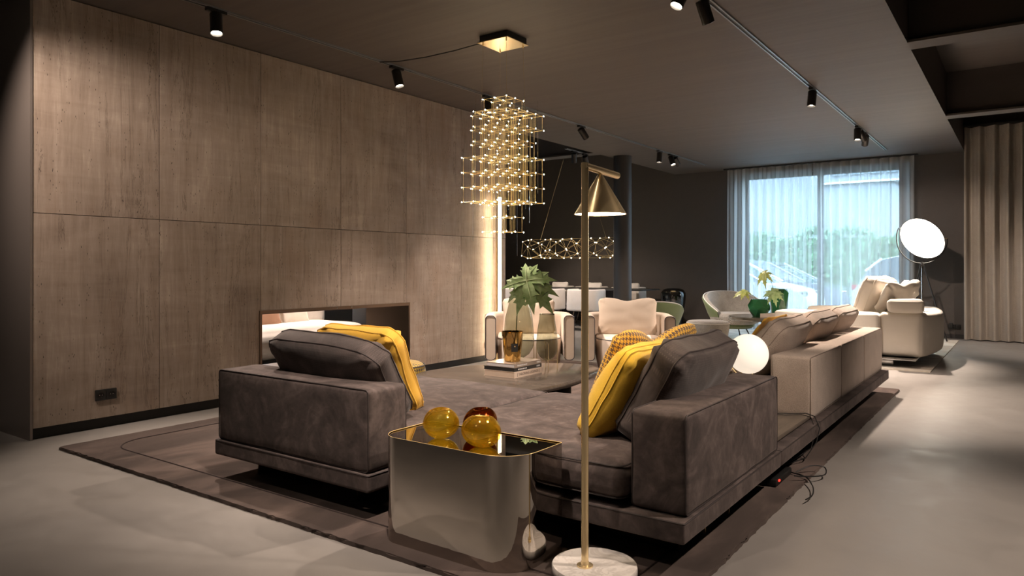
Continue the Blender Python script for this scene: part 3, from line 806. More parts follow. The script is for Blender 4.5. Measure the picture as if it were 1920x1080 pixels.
rug('rug', 'pale silky mottled rug under the white sofa by the window', -4.7, -.84, 9.02, 13.15, .012, 'rug2')

# ------------------------------------------------------------------ sofas
R20 = .02
def block(t, name, x0, x1, y0, y1, z0, z1, m, o0, r=.02, puff=(0, 0, 0), n=10, wr=.003, seed=0, pipe=None, faces='', pr=.0035):
    c = ((x0+x1)/2-o0[0], (y0+y1)/2-o0[1], (z0+z1)/2-o0[2]); s = (x1-x0, y1-y0, z1-z0)
    bm = nb(); soft(bm, c, s, r, puff, n, wr, seed); o = obj(name, bm, m, t, ang=180)
    for f in faces.split():
        ax = 'xyz'.index(f[0]); sg = 1 if f[1] == '+' else -1
        j, k = [i for i in range(3) if i != ax]
        pts = []
        for (a, b) in rrect(s[j]-.3*r, s[k]-.3*r, r*.9, 4):
            p = list(c); p[ax] += sg*(s[ax]/2-.25*r); p[j] += a; p[k] += b; pts.append(p)
        bm = nb(); tube(bm, pts, pr, 5, closed=True); obj('piping', bm, pipe, o)
    return o
def sub(t, name, bm, m, o0, **k):
    bmesh.ops.transform(bm, matrix=Matrix.Translation([-v for v in o0]), verts=bm.verts[:]); return obj(name, bm, m, t, **k)
def plate(t, x0, x1, y0, y1, z0, z1, m, o0, name='leg', bev=.002):
    bm = nb(); bx(bm, x0, x1, y0, y1, z0, z1, bev); return sub(t, name, bm, m, o0)
# chaise on the travertine side
O = (-2.97, 3.0, R20)
t = thing('sofa', 'dark taupe suede chaise with its back block towards the viewer and yellow cushion on it', 'sofa', O)
block(t, 'platform', -3.56, -2.375, 2.225, 3.76, .142, .222, 'suede', O, .012, wr=.001, pipe='suede_dk', faces='z+')
block(t, 'back_block', -3.55, -2.39, 2.24, 2.49, .224, .60, 'suede', O, .022, (.004, .006, .004), 12, .004, 2, 'suede_dk', 'y- y+')
block(t, 'seat_cushion', -3.54, -2.385, 2.50, 3.77, .226, .385, 'suede', O, .05, (.004, .006, .024), 16, .007, 5, 'suede_dk', 'z+ z-')
for x in (-3.405, -2.625):
    for y0 in (2.39, 3.2): plate(t, x-.006, x+.006, y0, y0+.45, R20, .142, 'bronze', O)
# unit with its back to the right
O = (-1.70, 3.1, R20)
t = thing('sofa', 'dark taupe suede corner unit with long back block beside the brass floor lamp', 'sofa', O)
block(t, 'platform', -2.36, -1.0, 2.472, 3.745, .142, .222, 'suede', O, .012, wr=.001, pipe='suede_dk', faces='z+')
block(t, 'back_block', -1.242, -1.015, 2.53, 3.735, .224, .602, 'suede', O, .022, (.005, .004, .004), 12, .004, 9, 'suede_dk', 'x- x+')
block(t, 'seat_cushion', -2.355, -1.25, 2.48, 3.73, .245, .395, 'suede', O, .055, (.004, .008, .026), 16, .008, 11, 'suede_dk', 'z+ z-')
plate(t, -2.0, -1.12, 2.71, 2.722, R20, .142, 'bronze', O); plate(t, -2.0, -1.12, 3.5, 3.512, R20, .142, 'bronze', O)
for y in (2.95, 3.25): plate(t, -1.13, -1.10, y, y+.008, R20, .142, 'brass', O, 'support')
# slab table joining it to the beige sofa
O = (-1.55, 4.17, R20)
t = thing('slab_table', 'low grey-brown wooden slab between the dark corner unit and the beige sofa', 'table', O)
block(t, 'platform', -2.1, -1.0, 3.752, 4.595, .142, .222, 'suede', O, .012, wr=.001, pipe='suede_dk', faces='z+')
plate(t, -2.08, -1.06, 3.757, 4.585, .232, .256, 'slab', O, 'table_top', .003); plate(t, -2.0, -1.10, 3.80, 4.55, .222, .232, 'black', O, 'spacer')
for y in (3.95, 4.4): plate(t, -1.9, -1.12, y, y+.01, R20, .142, 'bronze', O)
# beige sofa
O = (-1.58, 5.93, R20)
t = thing('sofa', 'long beige tweed sofa on a dark suede plinth with three loose back cushions', 'sofa', O)
block(t, 'platform', -2.1, -1.0, 4.602, 7.25, .142, .222, 'suede', O, .012, wr=.001, pipe='suede_dk', faces='z+')
ys = [4.605, 5.49, 6.37, 7.25]
for q in range(3):
    block(t, 'back_block', -1.30, -1.055, ys[q]+.001, ys[q+1]-.001, .224, .602, 'beige', O, .022, (.004, .003, .004), 12, .003, 20+q, 'beige_pipe', 'x+ x-', .003)
for q in range(2):
    block(t, 'seat_cushion', -2.1, -1.31, 4.61+q*1.19, 4.61+(q+1)*1.19-.004, .224, .40, 'beige', O, .04, (.006, .004, .02), 12, .005, 30+q, 'beige_pipe', 'z+', .003)
block(t, 'arm_block', -2.1, -1.31, 7.0, 7.25, .224, .602, 'beige', O, .022, (.004, .003, .004), 12, .003, 40, 'beige_pipe', 'y-', .003)
for y in (4.9, 5.6, 6.3, 6.95): plate(t, -1.16, -1.12, y, y+.01, R20, .142, 'bronze', O); plate(t, -1.9, -1.4, y, y+.01, R20, .142, 'bronze', O)

# loose cushions -------------------------------------------------- local x = width, y = thickness, z = up
def lean(center, xdir, tilt, roll=0):
    """width along xdir, top leaning back by tilt towards xdir x z"""
    x = Vector(xdir).normalized(); b = x.cross(Vector((0, 0, 1))).normalized()   # to the right of x
    up = (Vector((0, 0, 1))*math.cos(tilt)+b*math.sin(tilt))
    if roll: R_ = Matrix.Rotation(roll, 3, up.cross(x)); x = R_ @ x; up = R_ @ up
    return basis(x, up)
D = math.radians
cushion('cushion', 'dark taupe suede cushion leaning on the chaise back block in front of the ochre one', (-2.895, 2.51, .60), lean(0, (1, 0, 0), D(31)), .83, .47, .13, 'perf', 'suede_dk', seed=3, band=.045, wr=.012, slump=.06)
cushion('cushion', 'smooth ochre yellow cushion on the chaise behind the dark cushion', (-2.88, 2.71, .61), lean(0, (1, 0, 0), D(24)), .61, .50, .10, 'ochre', 'ochre', seed=8, band=.03, wr=.022, slump=.02)
cushion('cushion', 'dark taupe suede cushion leaning over the back block of the corner unit', (-1.28, 3.12, .62), lean(0, (0, 1, 0), D(29)), .77, .48, .15, 'perf', 'suede_dk', seed=5, band=.045, wr=.016)
cushion('cushion', 'bright mustard woven cushion standing against the dark one on the corner unit', (-1.455, 2.97, .605), lean(0, (0, 1, 0), D(31), 0), .56, .48, .20, 'yellow', 'yellow', seed=6, band=.012, wr=.012, pr=.0035)
cushion('cushion', 'houndstooth cushion in yellow and brown dented in the middle behind the mustard one', (-1.59, 3.38, .635), lean(0, (.14, 1, 0), D(26)), .78, .50, .17, 'hound', seed=12, chop=.07, wr=.008, sharp=.55)
for q, (y, lb) in enumerate(((5.03, 'beige tweed back cushion nearest the slab table on the beige sofa'), (5.92, 'beige tweed back cushion in the middle of the row of three on the beige sofa'), (6.76, 'beige tweed back cushion at the window end of the beige sofa'))):
    cushion('cushion', lb, (-1.40, y+.02, .605), lean(0, (0, 1, 0), D(37)), .80, .48, .16, 'beige', 'beige_pipe', seed=14+q, band=.035, wr=.010, pr=.003)
cushion('cushion', 'flat golden yellow cushion tucked in front of the first beige back cushion', (-1.55, 5.16, .62), lean(0, (0, 1, 0), D(37)), .62, .50, .04, 'ochre', seed=21, wr=.008)

# houndstooth pouf near the fireplace
t = thing('pouf', 'round yellow and black houndstooth pouf beside the fireplace opening', 'pouf', (-4.02, 4.03, 0))
bm = nb(); vs = lathe(bm, [(.20, .02), (.24, .04), (.262, .12), (.262, .31), (.25, .375), (.235, .392)], 40, close_top=False)
uvl = bm.loops.layers.uv.verify()
for f in bm.faces:
    for lp in f.loops:
        co = lp.vert.co; a = math.atan2(co.y, co.x)
        if f.calc_center_median().y < 0 and a > PI*.9: a -= 2*PI
        lp[uvl].uv = (a*.26, co.z)
obj('body', bm, 'hound2', t)
bm = nb(); lathe(bm, [(.235, .392), (.21, .406), (.12, .420), (0, .424)], 40, close_bot=False)
uvl = bm.loops.layers.uv.verify()
for f in bm.faces:
    for lp in f.loops: lp[uvl].uv = (lp.vert.co.x, lp.vert.co.y)
obj('seat_top', bm, 'hound2', t)
bm = nb(); tube(bm, [(.248*math.cos(a*PI/24), .248*math.sin(a*PI/24), .386) for a in range(48)], .004, 5, closed=True); obj('piping', bm, 'navy', t)
bm = nb(); lathe(bm, [(.19, 0), (.19, .022)], 30); obj('base', bm, 'black', t)

# ------------------------------------------------------------------ coffee table and what stands on it
t = thing('coffee_table', 'low dark wooden coffee table with rounded free-form top between the sofas', 'table', (-3.1, 4.4, R20))
ctrl = [(-2.60, 3.86), (-2.565, 4.35), (-2.66, 4.86), (-2.78, 5.05), (-3.00, 5.10), (-3.35, 4.90), (-3.62, 4.55), (-3.72, 4.15), (-3.66, 3.90), (-3.45, 3.83), (-3.0, 3.82), (-2.70, 3.82)]
def closed_spline(P_, n=6):
    out = []; N = len(P_)
    for i in range(N):
        p0, p1, p2, p3 = [Vector((*P_[(i+q-1) % N],)) for q in range(4)]
        for k_ in range(n):
            u = k_/n; out.append(tuple(.5*((2*p1)+(p2-p0)*u+(2*p0-5*p1+4*p2-p3)*u*u+(3*p1-p0-3*p2+p3)*u**3)))
    return out
top = [(x+3.1, y-4.4) for x, y in closed_spline(ctrl)]
bm = nb()
lv = [(.955, .292), (.985, .302), (1.0, .316), (1.0, .326), (.992, .337), (.978, .341)]
rows = [[bm.verts.new((x*s, y*s, z)) for x, y in top] for s, z in lv]
for A, B in zip(rows, rows[1:]):
    for q in range(len(A)): bm.faces.new((A[q], A[(q+1) % len(A)], B[(q+1) % len(A)], B[q]))
bm.faces.new(rows[-1]); bm.faces.new(rows[0][::-1]); obj('table_top', bm, 'wood', t, ang=30)
bm = nb(); prism(bm, [(x*.9, y*.9) for x, y in rrect(.62, .10, .045, 6, .03, .28)], 0, .295); bmesh.ops.rotate(bm, verts=bm.verts[:], cent=(0, 0, 0), matrix=Matrix.Rotation(-.25, 3, 'Z')); obj('leg', bm, 'steel_dk', t)
bm = nb(); prism(bm, rrect(.56, .10, .045, 6, -.08, -.30), 0, .295); obj('leg', bm, 'steel_dk', t)
def text_mesh(s, size, m, parent, mtx, name='lettering', ext=.0004):
    cu = bpy.data.curves.new('txt', 'FONT'); cu.body = s; cu.size = size; cu.extrude = ext; cu.align_x = 'CENTER'; cu.align_y = 'CENTER'
    to = bpy.data.objects.new('txt', cu); COL.objects.link(to)
    me = bpy.data.meshes.new_from_object(to.evaluated_get(bpy.context.evaluated_depsgraph_get())); bpy.data.objects.remove(to); bpy.data.curves.remove(cu)
    me.transform(mtx); me.materials.clear(); return link(name, me, m, parent, False)
def book(label, x0, x1, y0, y1, z0, h, cover, spine_side='x+', group=None, pages='paper', c=.003):
    t = thing('book', label, 'book', ((x0+x1)/2, (y0+y1)/2, z0), 0, group); w, d = (x1-x0)/2, (y1-y0)/2
    bm = nb(); bx(bm, -w, w, -d, d, 0, c); obj('cover', bm, cover, t, False)
    bm = nb(); bx(bm, -w, w, -d, d, h-c, h); obj('cover', bm, cover, t, False)
    bm = nb(); bx(bm, *((w-c, w, -d, d) if spine_side == 'x+' else (-w, w, -d, -d+c)), c, h-c); obj('spine', bm, cover, t, False)
    bm = nb(); bx(bm, -w+.004, w-c, -d+(.004 if spine_side == 'x+' else c), d-.004, c, h-c); obj('pages', bm, pages, t, False)
    return t
zt = .361
b1 = book('thick linen-covered book lettered tailoring legends, lowest of the stack on the coffee table', -3.215, -2.945, 4.155, 4.515, zt, .044, 'cover_l', pages='cover_l')
spine = lambda x, z, y=0: Matrix.Translation((x, y, z)) @ Matrix.Rotation(PI/2, 4, 'Z') @ Matrix.Rotation(PI/2, 4, 'X')
text_mesh('[ TAILORING LEGENDS ]', .026, 'ink', b1, spine(.1355, .022) @ Matrix.Scale(1.02, 4, (1, 0, 0)))
b2 = book('black hardback book in the middle of the stack on the coffee table', -3.225, -2.95, 4.16, 4.515, zt+.044, .027, 'cover_b', pages='cover_b')
b3 = book('book with pale page block and glossy picture cover, topmost of the coffee table stack', -3.205, -2.95, 4.165, 4.515, zt+.071, .028, 'cover_g')
def dashes(par, x, z, y0, ws, m='ink_w', h=.008):
    y = y0
    for w_ in ws:
        bm = nb(); bx(bm, x, x+.0006, y, y+w_, z-h/2, z+h/2); obj('spine_print', bm, m, par, False); y += w_+.004
dashes(b2, .1375, .0135, -.13, (.014, .009, .012, .010, .018, .011, .013), h=.009); dashes(b2, .1375, .0135, .11, (.012, .016, .010), h=.012)
dashes(b3, .1275, .014, -.14, (.012, .010, .013, .009, .012, .017, .011, .010), h=.008); dashes(b3, .1275, .014, .11, (.014, .018, .010), h=.012)
# candle in gold mirrored glass
t = thing('candle', 'candle in a tapered gold mirrored glass standing on the coffee table books', 'candle', (-3.065, 4.30, zt+.099))
bm = nb(); lathe(bm, [(0, 0), (.055, 0), (.060, .012), (.079, .215), (.079, .220), (.075, .220), (.071, .19)], 48, close_top=False); obj('glass', bm, 'goldglass', t, ang=60)
bm = nb(); lathe(bm, [(0, .185), (.071, .185), (.071, .18), (0, .18)], 32); obj('wax', bm, 'wax', t)
bm = nb(); A = []
for q in range(7):
    a = D(-62+q*7)
    A.append([bm.verts.new(((.0608+.019*z/.22)*math.cos(a)*1.006+.0006, (.0608+.019*z/.22)*math.sin(a)*1.006, z)) for z in (.075, .135)])
for p, q in zip(A, A[1:]): bm.faces.new((p[0], q[0], q[1], p[1]))
lab = link('label', from_bm(bm), 'cover_b', t)
bm = nb(); a = D(-41); c_ = Vector((math.cos(a), math.sin(a), 0)); R_ = .0695+.003
lathe(bm, [(0, 0), (.005, 0), (.005, .001), (0, .001)], 12, mtx=Matrix.Translation(c_*(R_+.002)+Vector((0, 0, .115))) @ Matrix.Rotation(a, 4, 'Z') @ Matrix.Rotation(PI/2, 4, 'Y')); obj('emblem', bm, 'brass', lab)
# smoked vases in brass cradles
def cradle_vase(label, loc, r, z0, z1, rt, legh, ringz, seed):
    t = thing('vase', label, 'vase', loc); H = z1-z0
    prof = [(0, z0), (r*.35, z0+.012*H), (r*.68, z0+.07*H), (r*.90, z0+.16*H), (r, z0+.27*H), (r*.985, z0+.42*H), (r*.90, z0+.66*H), (rt*1.06, z0+.88*H), (rt, z1)]
    bm = nb(); lathe(bm, prof, 48, close_top=False); o = obj('glass', bm, 'smoke', t, ang=80)
    bm = nb(); tube(bm, [(rt*math.cos(a*PI/20), rt*math.sin(a*PI/20), z1) for a in range(40)], .0022, 6, closed=True); obj('rim', bm, 'smoke_dk', t)
    bm = nb()
    for q in range(4):
        a = D(40+90*q); x, y = r*.98*math.cos(a), r*.98*math.sin(a)
        tube(bm, [(x, y, 0), (x, y, legh)], .003, 6)
    for q in range(2):
        a = D(40+90*q); x, y = r*.98*math.cos(a), r*.98*math.sin(a); tube(bm, [(x, y, ringz), (-x, -y, ringz)], .003, 6)
    obj('stand', bm, 'brass', t); return t
cradle_vase('large smoked glass vase holding the big green leaf on the coffee table', (-3.30, 4.72, zt), .122, .062, .55, .078, .22, .060, 1)
cradle_vase('smaller smoked glass vase in a thin brass cradle, empty, on the coffee table', (-3.02, 4.70, zt), .083, .070, .425, .058, .20, .068, 2)
def leaf(name, label, base, ctr, nrm, fwd, R, m, lobes=9, seed=1, droop=.25, cat='leaf', group=None, stem_pts=None, sr=.004):
    """palmate leaf: serrated lobes round the stalk end, with ribs and a stalk"""
    rnd = random.Random(seed); root = thing(name, label, cat, base, 0, group)
    n = Vector(nrm).normalized(); f = Vector(fwd); f = (f-n*f.dot(n)).normalized(); s = n.cross(f)
    C = Vector(ctr)-Vector(base)
    bl = nb(); rb = nb()
    for q in range(lobes):
        a = (q-(lobes-1)/2)/(lobes-1)*D(285)
        Lq = R*(1-.42*abs(q-(lobes-1)/2)/((lobes-1)/2))*rnd.uniform(.9, 1.06)
        d = (f*math.cos(a)+s*math.sin(a)); sd = n.cross(d)
        prof = [(0, .0), (.12, .12), (.28, .17), (.42, .17), (.50, .27), (.53, .16), (.62, .135), (.69, .20), (.73, .10), (.86, .055), (1.0, 0)]
        up0 = .10*R*math.sin(q*2.1)
        def P3(tt, w_):
            p = C+d*(tt*Lq)+sd*(w_*Lq)
            return p+n*(up0*tt-droop*Lq*tt*tt*(1.1+.3*math.sin(q*1.7+seed))+.10*abs(w_)*Lq)-Vector((0, 0, 1))*droop*.35*Lq*tt*tt
        mid = [bl.verts.new(P3(tt, 0)) for tt, _ in prof]
        for sg in (-1, 1):
            ed = [mid[0]]+[bl.verts.new(P3(tt-(.02 if w_ < .2 else -.03), sg*w_*rnd.uniform(.92, 1.08))) for tt, w_ in prof[1:-1]]+[mid[-1]]
            for i in range(len(prof)-1):
                fs = [mid[i], mid[i+1], ed[i+1], ed[i]]; u = []
                for v in fs:
                    if v not in u: u.append(v)
                if len(u) > 2: bl.faces.new(u if sg > 0 else u[::-1])
        tube(rb, [P3(tt, 0)+n*.0015 for tt, _ in prof[:-1]], [.0022*(1-tt*.8)*R/.2 for tt, _ in prof[:-1]], 4)
    link('blade', from_bm(bl), m, root, ang=70); obj('rib', rb, 'vein', root)
    if stem_pts:
        b2 = nb(); tube(b2, [Vector(p)-Vector(base) for p in stem_pts]+[C], sr, 6); obj('stalk', b2, 'stem', root)
    return root
leaf('leaf', 'big green palmate leaf rising from the large smoked vase on the coffee table', (-3.33, 4.70, .45), (-3.22, 4.71, 1.045), (.42, -.66, .50), (.62, .10, -.62), .315, 'leaf', 11, 3, .18,
     stem_pts=[(-3.33, 4.70, .47), (-3.315, 4.70, .62), (-3.30, 4.695, .78), (-3.275, 4.70, .92)])

# ------------------------------------------------------------------ mirror side table and glass spheres
t = thing('side_table', 'mirror-polished smoked steel side table with rounded front corners', 'table', (-1.845, 2.285, R20))
def sidepoly(w=.0):
    out = []
    X0, X1, Y0, Y1 = -2.195+w, -1.50-w, 2.115+w, 2.448-w
    for (cx, cy, r, a0) in ((X1-.15, Y0+.15, .15, 270), (X1-.006, Y1-.006, .006, 0), (X0+.02, Y1-.02, .02, 90), (X0+.10, Y0+.10, .10, 180)):
        for q in range(13):
            a = math.radians(a0+90*q/12); out.append((cx+r*math.cos(a)+1.845, cy+r*math.sin(a)-2.285))
    return out
bm = nb(); P0 = sidepoly(); H = .432
lo = [bm.verts.new((x, y, 0)) for x, y in P0]; hi = [bm.verts.new((x, y, H)) for x, y in P0]; N_ = len(P0)
for q in range(N_): bm.faces.new((lo[q], lo[(q+1) % N_], hi[(q+1) % N_], hi[q]))
obj('body', bm, 'mirror', t, ang=60)
bm = nb(); P1 = sidepoly(.004)
lo = [bm.verts.new((x, y, H-.004)) for x, y in P1]; bm.faces.new(lo); obj('top_plate', bm, 'mirror', t, False)
bm = nb(); tube(bm, [(x, y, H) for x, y in sidepoly(.001)], .0011, 5, closed=True); obj('rim', bm, 'gold', t)
def bubble(label, loc, r, m, seed, sq=.86):
    t = thing('glass_ornament', label, 'ornament', loc)
    def prof(k):
        out = []
        for q in range(25):
            a = -PI/2+PI*q/24; rr = r*math.cos(a); z = r*sq*math.sin(a)
            dip = .26*r*math.exp(-(rr/(r*.30))**2) if a > 0 else .05*r*math.exp(-(rr/(r*.3))**2)*-1
            out.append((max(rr*k, 0), (z-dip)*k+r*sq))
        return out
    bm = nb(); vs = lathe(bm, prof(1), 40)
    for v in vs:
        v.co.x += .05*r*math.sin(v.co.z/r*2+seed); v.co *= 1+.035*noise.noise(v.co/r*1.1+Vector((seed*5, 0, 0)))
    zmin = min(v.co.z for v in vs)
    for v in vs: v.co.z -= zmin
    bmesh.ops.rotate(bm, verts=bm.verts[:], cent=(0, 0, r*sq), matrix=Matrix.Rotation(D(9), 3, Vector((math.sin(seed*2.), math.cos(seed*2.), 0))))
    zmin = min(v.co.z for v in bm.verts)
    for v in bm.verts: v.co.z -= zmin
    obj('outer_wall', bm, m, t, ang=180)
    bm = nb(); vs = lathe(bm, prof(.93), 40)
    for v in vs:
        v.co.x += .05*r*math.sin(v.co.z/r*2+seed); v.co *= 1+.035*noise.noise(v.co/r*1.1+Vector((seed*5, 0, 0)))
    bmesh.ops.rotate(bm, verts=bm.verts[:], cent=(0, 0, r*sq), matrix=Matrix.Rotation(D(9), 3, Vector((math.sin(seed*2.), math.cos(seed*2.), 0))))
    bmesh.ops.translate(bm, verts=bm.verts[:], vec=(0, 0, .004))
    bmesh.ops.recalc_face_normals(bm, faces=bm.faces[:]); bmesh.ops.reverse_faces(bm, faces=bm.faces[:])
    me = bpy.data.meshes.new('inner_wall'); bm.to_mesh(me); bm.free(); link('inner_wall', me, m, t, ang=180)
    return t
ZT = R20+H-.003
bubble('yellow blown glass apple shape standing alone on the mirror side table', (-1.955, 2.235, ZT), .074, 'amber', 1)
bubble('yellow blown glass apple shape in front of the brown one on the side table', (-1.725, 2.215, ZT), .079, 'amber', 2.2, .82)
bubble('dark brown blown glass apple shape behind the yellow one on the side table', (-1.835, 2.345, ZT), .072, 'brownglass', 4.0, .88)

# ------------------------------------------------------------------ brass floor lamp
t = thing('floor_lamp', 'brass floor lamp with cone shade and round white marble base in front', 'lamp', (-1.298, 2.345, R20))
bm = nb(); lathe(bm, [(0, 0), (.155, 0), (.158, .004), (.158, .028), (.155, .032), (0, .032)], 72); obj('base', bm, 'marble', t, ang=50)
px, py = -.019, -.038
bm = nb(); lathe(bm, [(0, .032), (.030, .032), (.030, .037), (.016, .039), (.0145, .05), (.0145, .045)], 28, c=(px, py, 0)); obj('collar', bm, 'brass', t)
bm = nb(); tube(bm, [(px, py, .033), (px, py, 1.514)], .0135, 20); obj('pole', bm, 'brass', t)
bm = nb(); tube(bm, [(px+.001, py-.010, 1.502), (px-.031, py+.318, 1.502)], .0135, 20); obj('arm', bm, 'brass', t)
hx, hy = px-.018, py+.150
bm = nb(); lathe(bm, [(.004, .004), (.006, 0), (.101, -.158), (.0995, -.158), (.008, -.006)], 64, c=(hx, hy, 1.492), close_top=False, close_bot=True); obj('lamp_shade', bm, 'brass', t, ang=50)
bm = nb(); lathe(bm, [(0, -.150), (.0955, -.150), (.098, -.1565), (0, -.1565)], 40, c=(hx, hy, 1.492)); obj('diffuser', bm, 'shade_in', t)
ld = bpy.data.lights.new('shade_lamp', 'SPOT'); ld.energy = 14; ld.color = (1, .74, .48); ld.spot_size = D(125); ld.spot_blend = .4; ld.shadow_soft_size = .05
lo = bpy.data.objects.new('shade_lamp', ld); COL.objects.link(lo); lo.parent = t; lo.location = (hx, hy, 1.345)

# globe lamp on the slab
t = thing('table_lamp', 'white opal globe lamp on crossed brass rods on the wooden slab', 'lamp', (-1.38, 4.42, .257))
bm = nb(); lathe(bm, [(.121*math.cos(-PI/2+PI*q/24) if 0 < q < 24 else 0, .121*math.sin(-PI/2+PI*q/24)) for q in range(25)], 48, c=(0, 0, .363)); obj('globe', bm, 'opal', t, ang=180)
v_ = Vector((.814, .581, 0))
bm = nb(); off = Vector((.581, -.814, 0))*.128
tube(bm, [v_*-.12+off*.25+Vector((0, 0, .004)), v_*.172+off*-1.0+Vector((0, 0, .395))], .0045, 8)
obj('rod', bm, 'brass', t)
bm = nb(); tube(bm, [v_*.12+off*.25+Vector((0, 0, .004)), v_*-.172+off*-1.0+Vector((0, 0, .395))], .0045, 8); obj('rod', bm, 'brass', t)
bm = nb(); lathe(bm, [(0, 0), (.10, 0), (.10, .006), (0, .006)], 40); obj('base', bm, 'brass', t)
bm = nb(); tube(bm, [off*-.9+Vector((0, 0, .006)), off*-1.02+Vector((0, 0, .30))], .005, 8); obj('stem', bm, 'brass', t)
# cables
bm = nb(); tube(bm, [(-1.28, 4.46, .262), (-1.16, 4.50, .268), (-1.07, 4.53, .275), (-1.02, 4.53, .262), (-.985, 4.50, .20), (-.99, 4.44, .13), (-1.03, 4.36, .05), (-1.12, 4.2, .026)], .0032, 6)
tag(obj('lamp_cable', bm, 'black'), 'black lamp cable running over the slab edge and down', 'cable')
bm = nb(); tube(bm, [(-1.29, 4.44, .262), (-1.17, 4.46, .264), (-1.09, 4.50, .270), (-1.035, 4.50, .262), (-1.0, 4.47, .19), (-1.01, 4.40, .10), (-1.1, 4.30, .03)], .0026, 6)
tag(obj('lamp_cable', bm, 'steel_dk'), 'second thinner grey cable beside the black one over the slab edge', 'cable')
bm = nb(); box(bm, (-1.06, 3.93, .042), (.05, .30, .036), .008)
t = tag(obj('power_strip', bm, 'black'), 'black power strip with a red switch on the rug under the slab', 'power strip')
bm = nb(); box(bm, (-1.032, 3.82, .050), (.008, .018, .010), .002); obj('switch', bm, 'red', t)
for pts, lb in (([(-1.04, 4.08, .03), (-.95, 4.02, .035), (-.90, 3.93, .028), (-.87, 3.84, .026), (-.855, 3.74, .024), (-.865, 3.66, .024)], 'black cable lying over the rug border from the power strip'),
                ([(-1.02, 4.1, .03), (-.96, 4.16, .06), (-.90, 4.22, .05), (-.88, 4.14, .03), (-.93, 4.02, .04), (-.99, 3.95, .05)], 'looped black cable curling beside the power strip')):
    bm = nb(); P_ = []
    for i in range(len(pts)-1):
        for k_ in range(4):
            p0, p1, p2, p3 = [Vector(pts[max(0, min(len(pts)-1, i+q-1))]) for q in range(4)]; u = k_/4
            P_.append(.5*((2*p1)+(p2-p0)*u+(2*p0-5*p1+4*p2-p3)*u*u+(3*p1-p0-3*p2+p3)*u**3))
    tube(bm, P_+[pts[-1]], .0035, 6); tag(obj('cable', bm, 'black'), lb, 'cable')

# ------------------------------------------------------------------ cream swivel armchairs (front = local -y)
def arc(cx, cy, r, a0, a1, n):
    return [(cx+r*math.cos(D(a0+(a1-a0)*q/n)), cy+r*math.sin(D(a0+(a1-a0)*q/n))) for q in range(n+1)]
def make_armchair(loc, rz, label):
    t = thing('armchair', label, 'armchair', loc, rz)
    path = [(-.405, -.36), (-.41, -.2), (-.41, 0)]+arc(-.13, .09, .28, 180, 90, 7)+arc(.13, .09, .28, 90, 0, 7)+[(.41, 0), (.41, -.2), (.405, -.36)]
    bm = nb(); sweep_shell(bm, path, .115, .17, .635, .045); s = obj('shell', bm, 'cream', t, ang=50)
    for (x, sx) in ((-.405, -1), (.405, 1)):
        bm = nb(); tube(bm, [(x+a, -.366, .4025+b) for a, b in rrect(.105, .455, .04, 4)], .0035, 5, closed=True); obj('piping', bm, 'navy', s)
    bm = nb(); tube(bm, [(x*1.135, y*1.135 if y > .05 else y, .615) for x, y in path], .003, 5); obj('piping', bm, 'navy', s)
    # round-fronted seat drum
    dd = [(-.335, .28)]+[(-.335, 0)]+arc(0, -.14, .335, 180, 360, 16)+[(.335, 0), (.335, .28)]
    bm = nb(); lv = [(.80, .05), (.93, .08), (.985, .16), (1.0, .30), (1.0, .375), (.985, .395), (.95, .408), (.8, .418)]
    rows = [[bm.verts.new((x*k_, (y+.05)*k_-.05, z)) for x, y in dd] for k_, z in lv]
    for A, B in zip(rows, rows[1:]):
        for q in range(len(A)): bm.faces.new((A[q], A[(q+1) % len(A)], B[(q+1) % len(A)], B[q]))
    bm.faces.new(rows[-1]); bm.faces.new(rows[0][::-1]); o = obj('seat', bm, 'cream_pale', t, ang=60)
    bm = nb(); tube(bm, [(x*.995, (y+.05)*.995-.05, .388) for x, y in dd[1:-1]], .0035, 5); obj('piping', bm, 'navy', o)
    bm = nb(); lathe(bm, [(0, 0), (.24, 0), (.24, .018), (.10, .03), (.10, .055), (0, .055)], 40, c=(0, -.03, 0)); obj('swivel_base', bm, 'steel_dk', t)
    return t
def chair_cushion(label, loc, rz, w=.58, h=.42, seed=1, chop=.03):
    R_ = Matrix.Rotation(rz, 3, 'Z') @ lean(0, (-1, 0, 0), D(14))
    c = Vector(loc)+Matrix.Rotation(rz, 3, 'Z') @ Vector((0, .02, .60))
    return cushion('cushion', label, c, R_, w, h, .15, 'cream', seed=seed, chop=chop, wr=.010)
A1 = (-4.36, 6.42, R20); A2 = (-3.45, 6.95, R20)
make_armchair(A1, D(36), 'cream leather swivel armchair with dark piping beside the travertine wall')
a1 = [c for c in COL.objects if c.name.startswith('armchair')][0]
copy_tree(a1, 'cream leather swivel armchair with dark piping behind the houndstooth cushion', A2, D(30))
chair_cushion('plain cream cushion in the armchair beside the travertine wall', A1, D(36), seed=31, chop=.0)
chair_cushion('creased cream cushion in the armchair behind the houndstooth cushion', A2, D(26), .64, .43, seed=33, chop=.03)

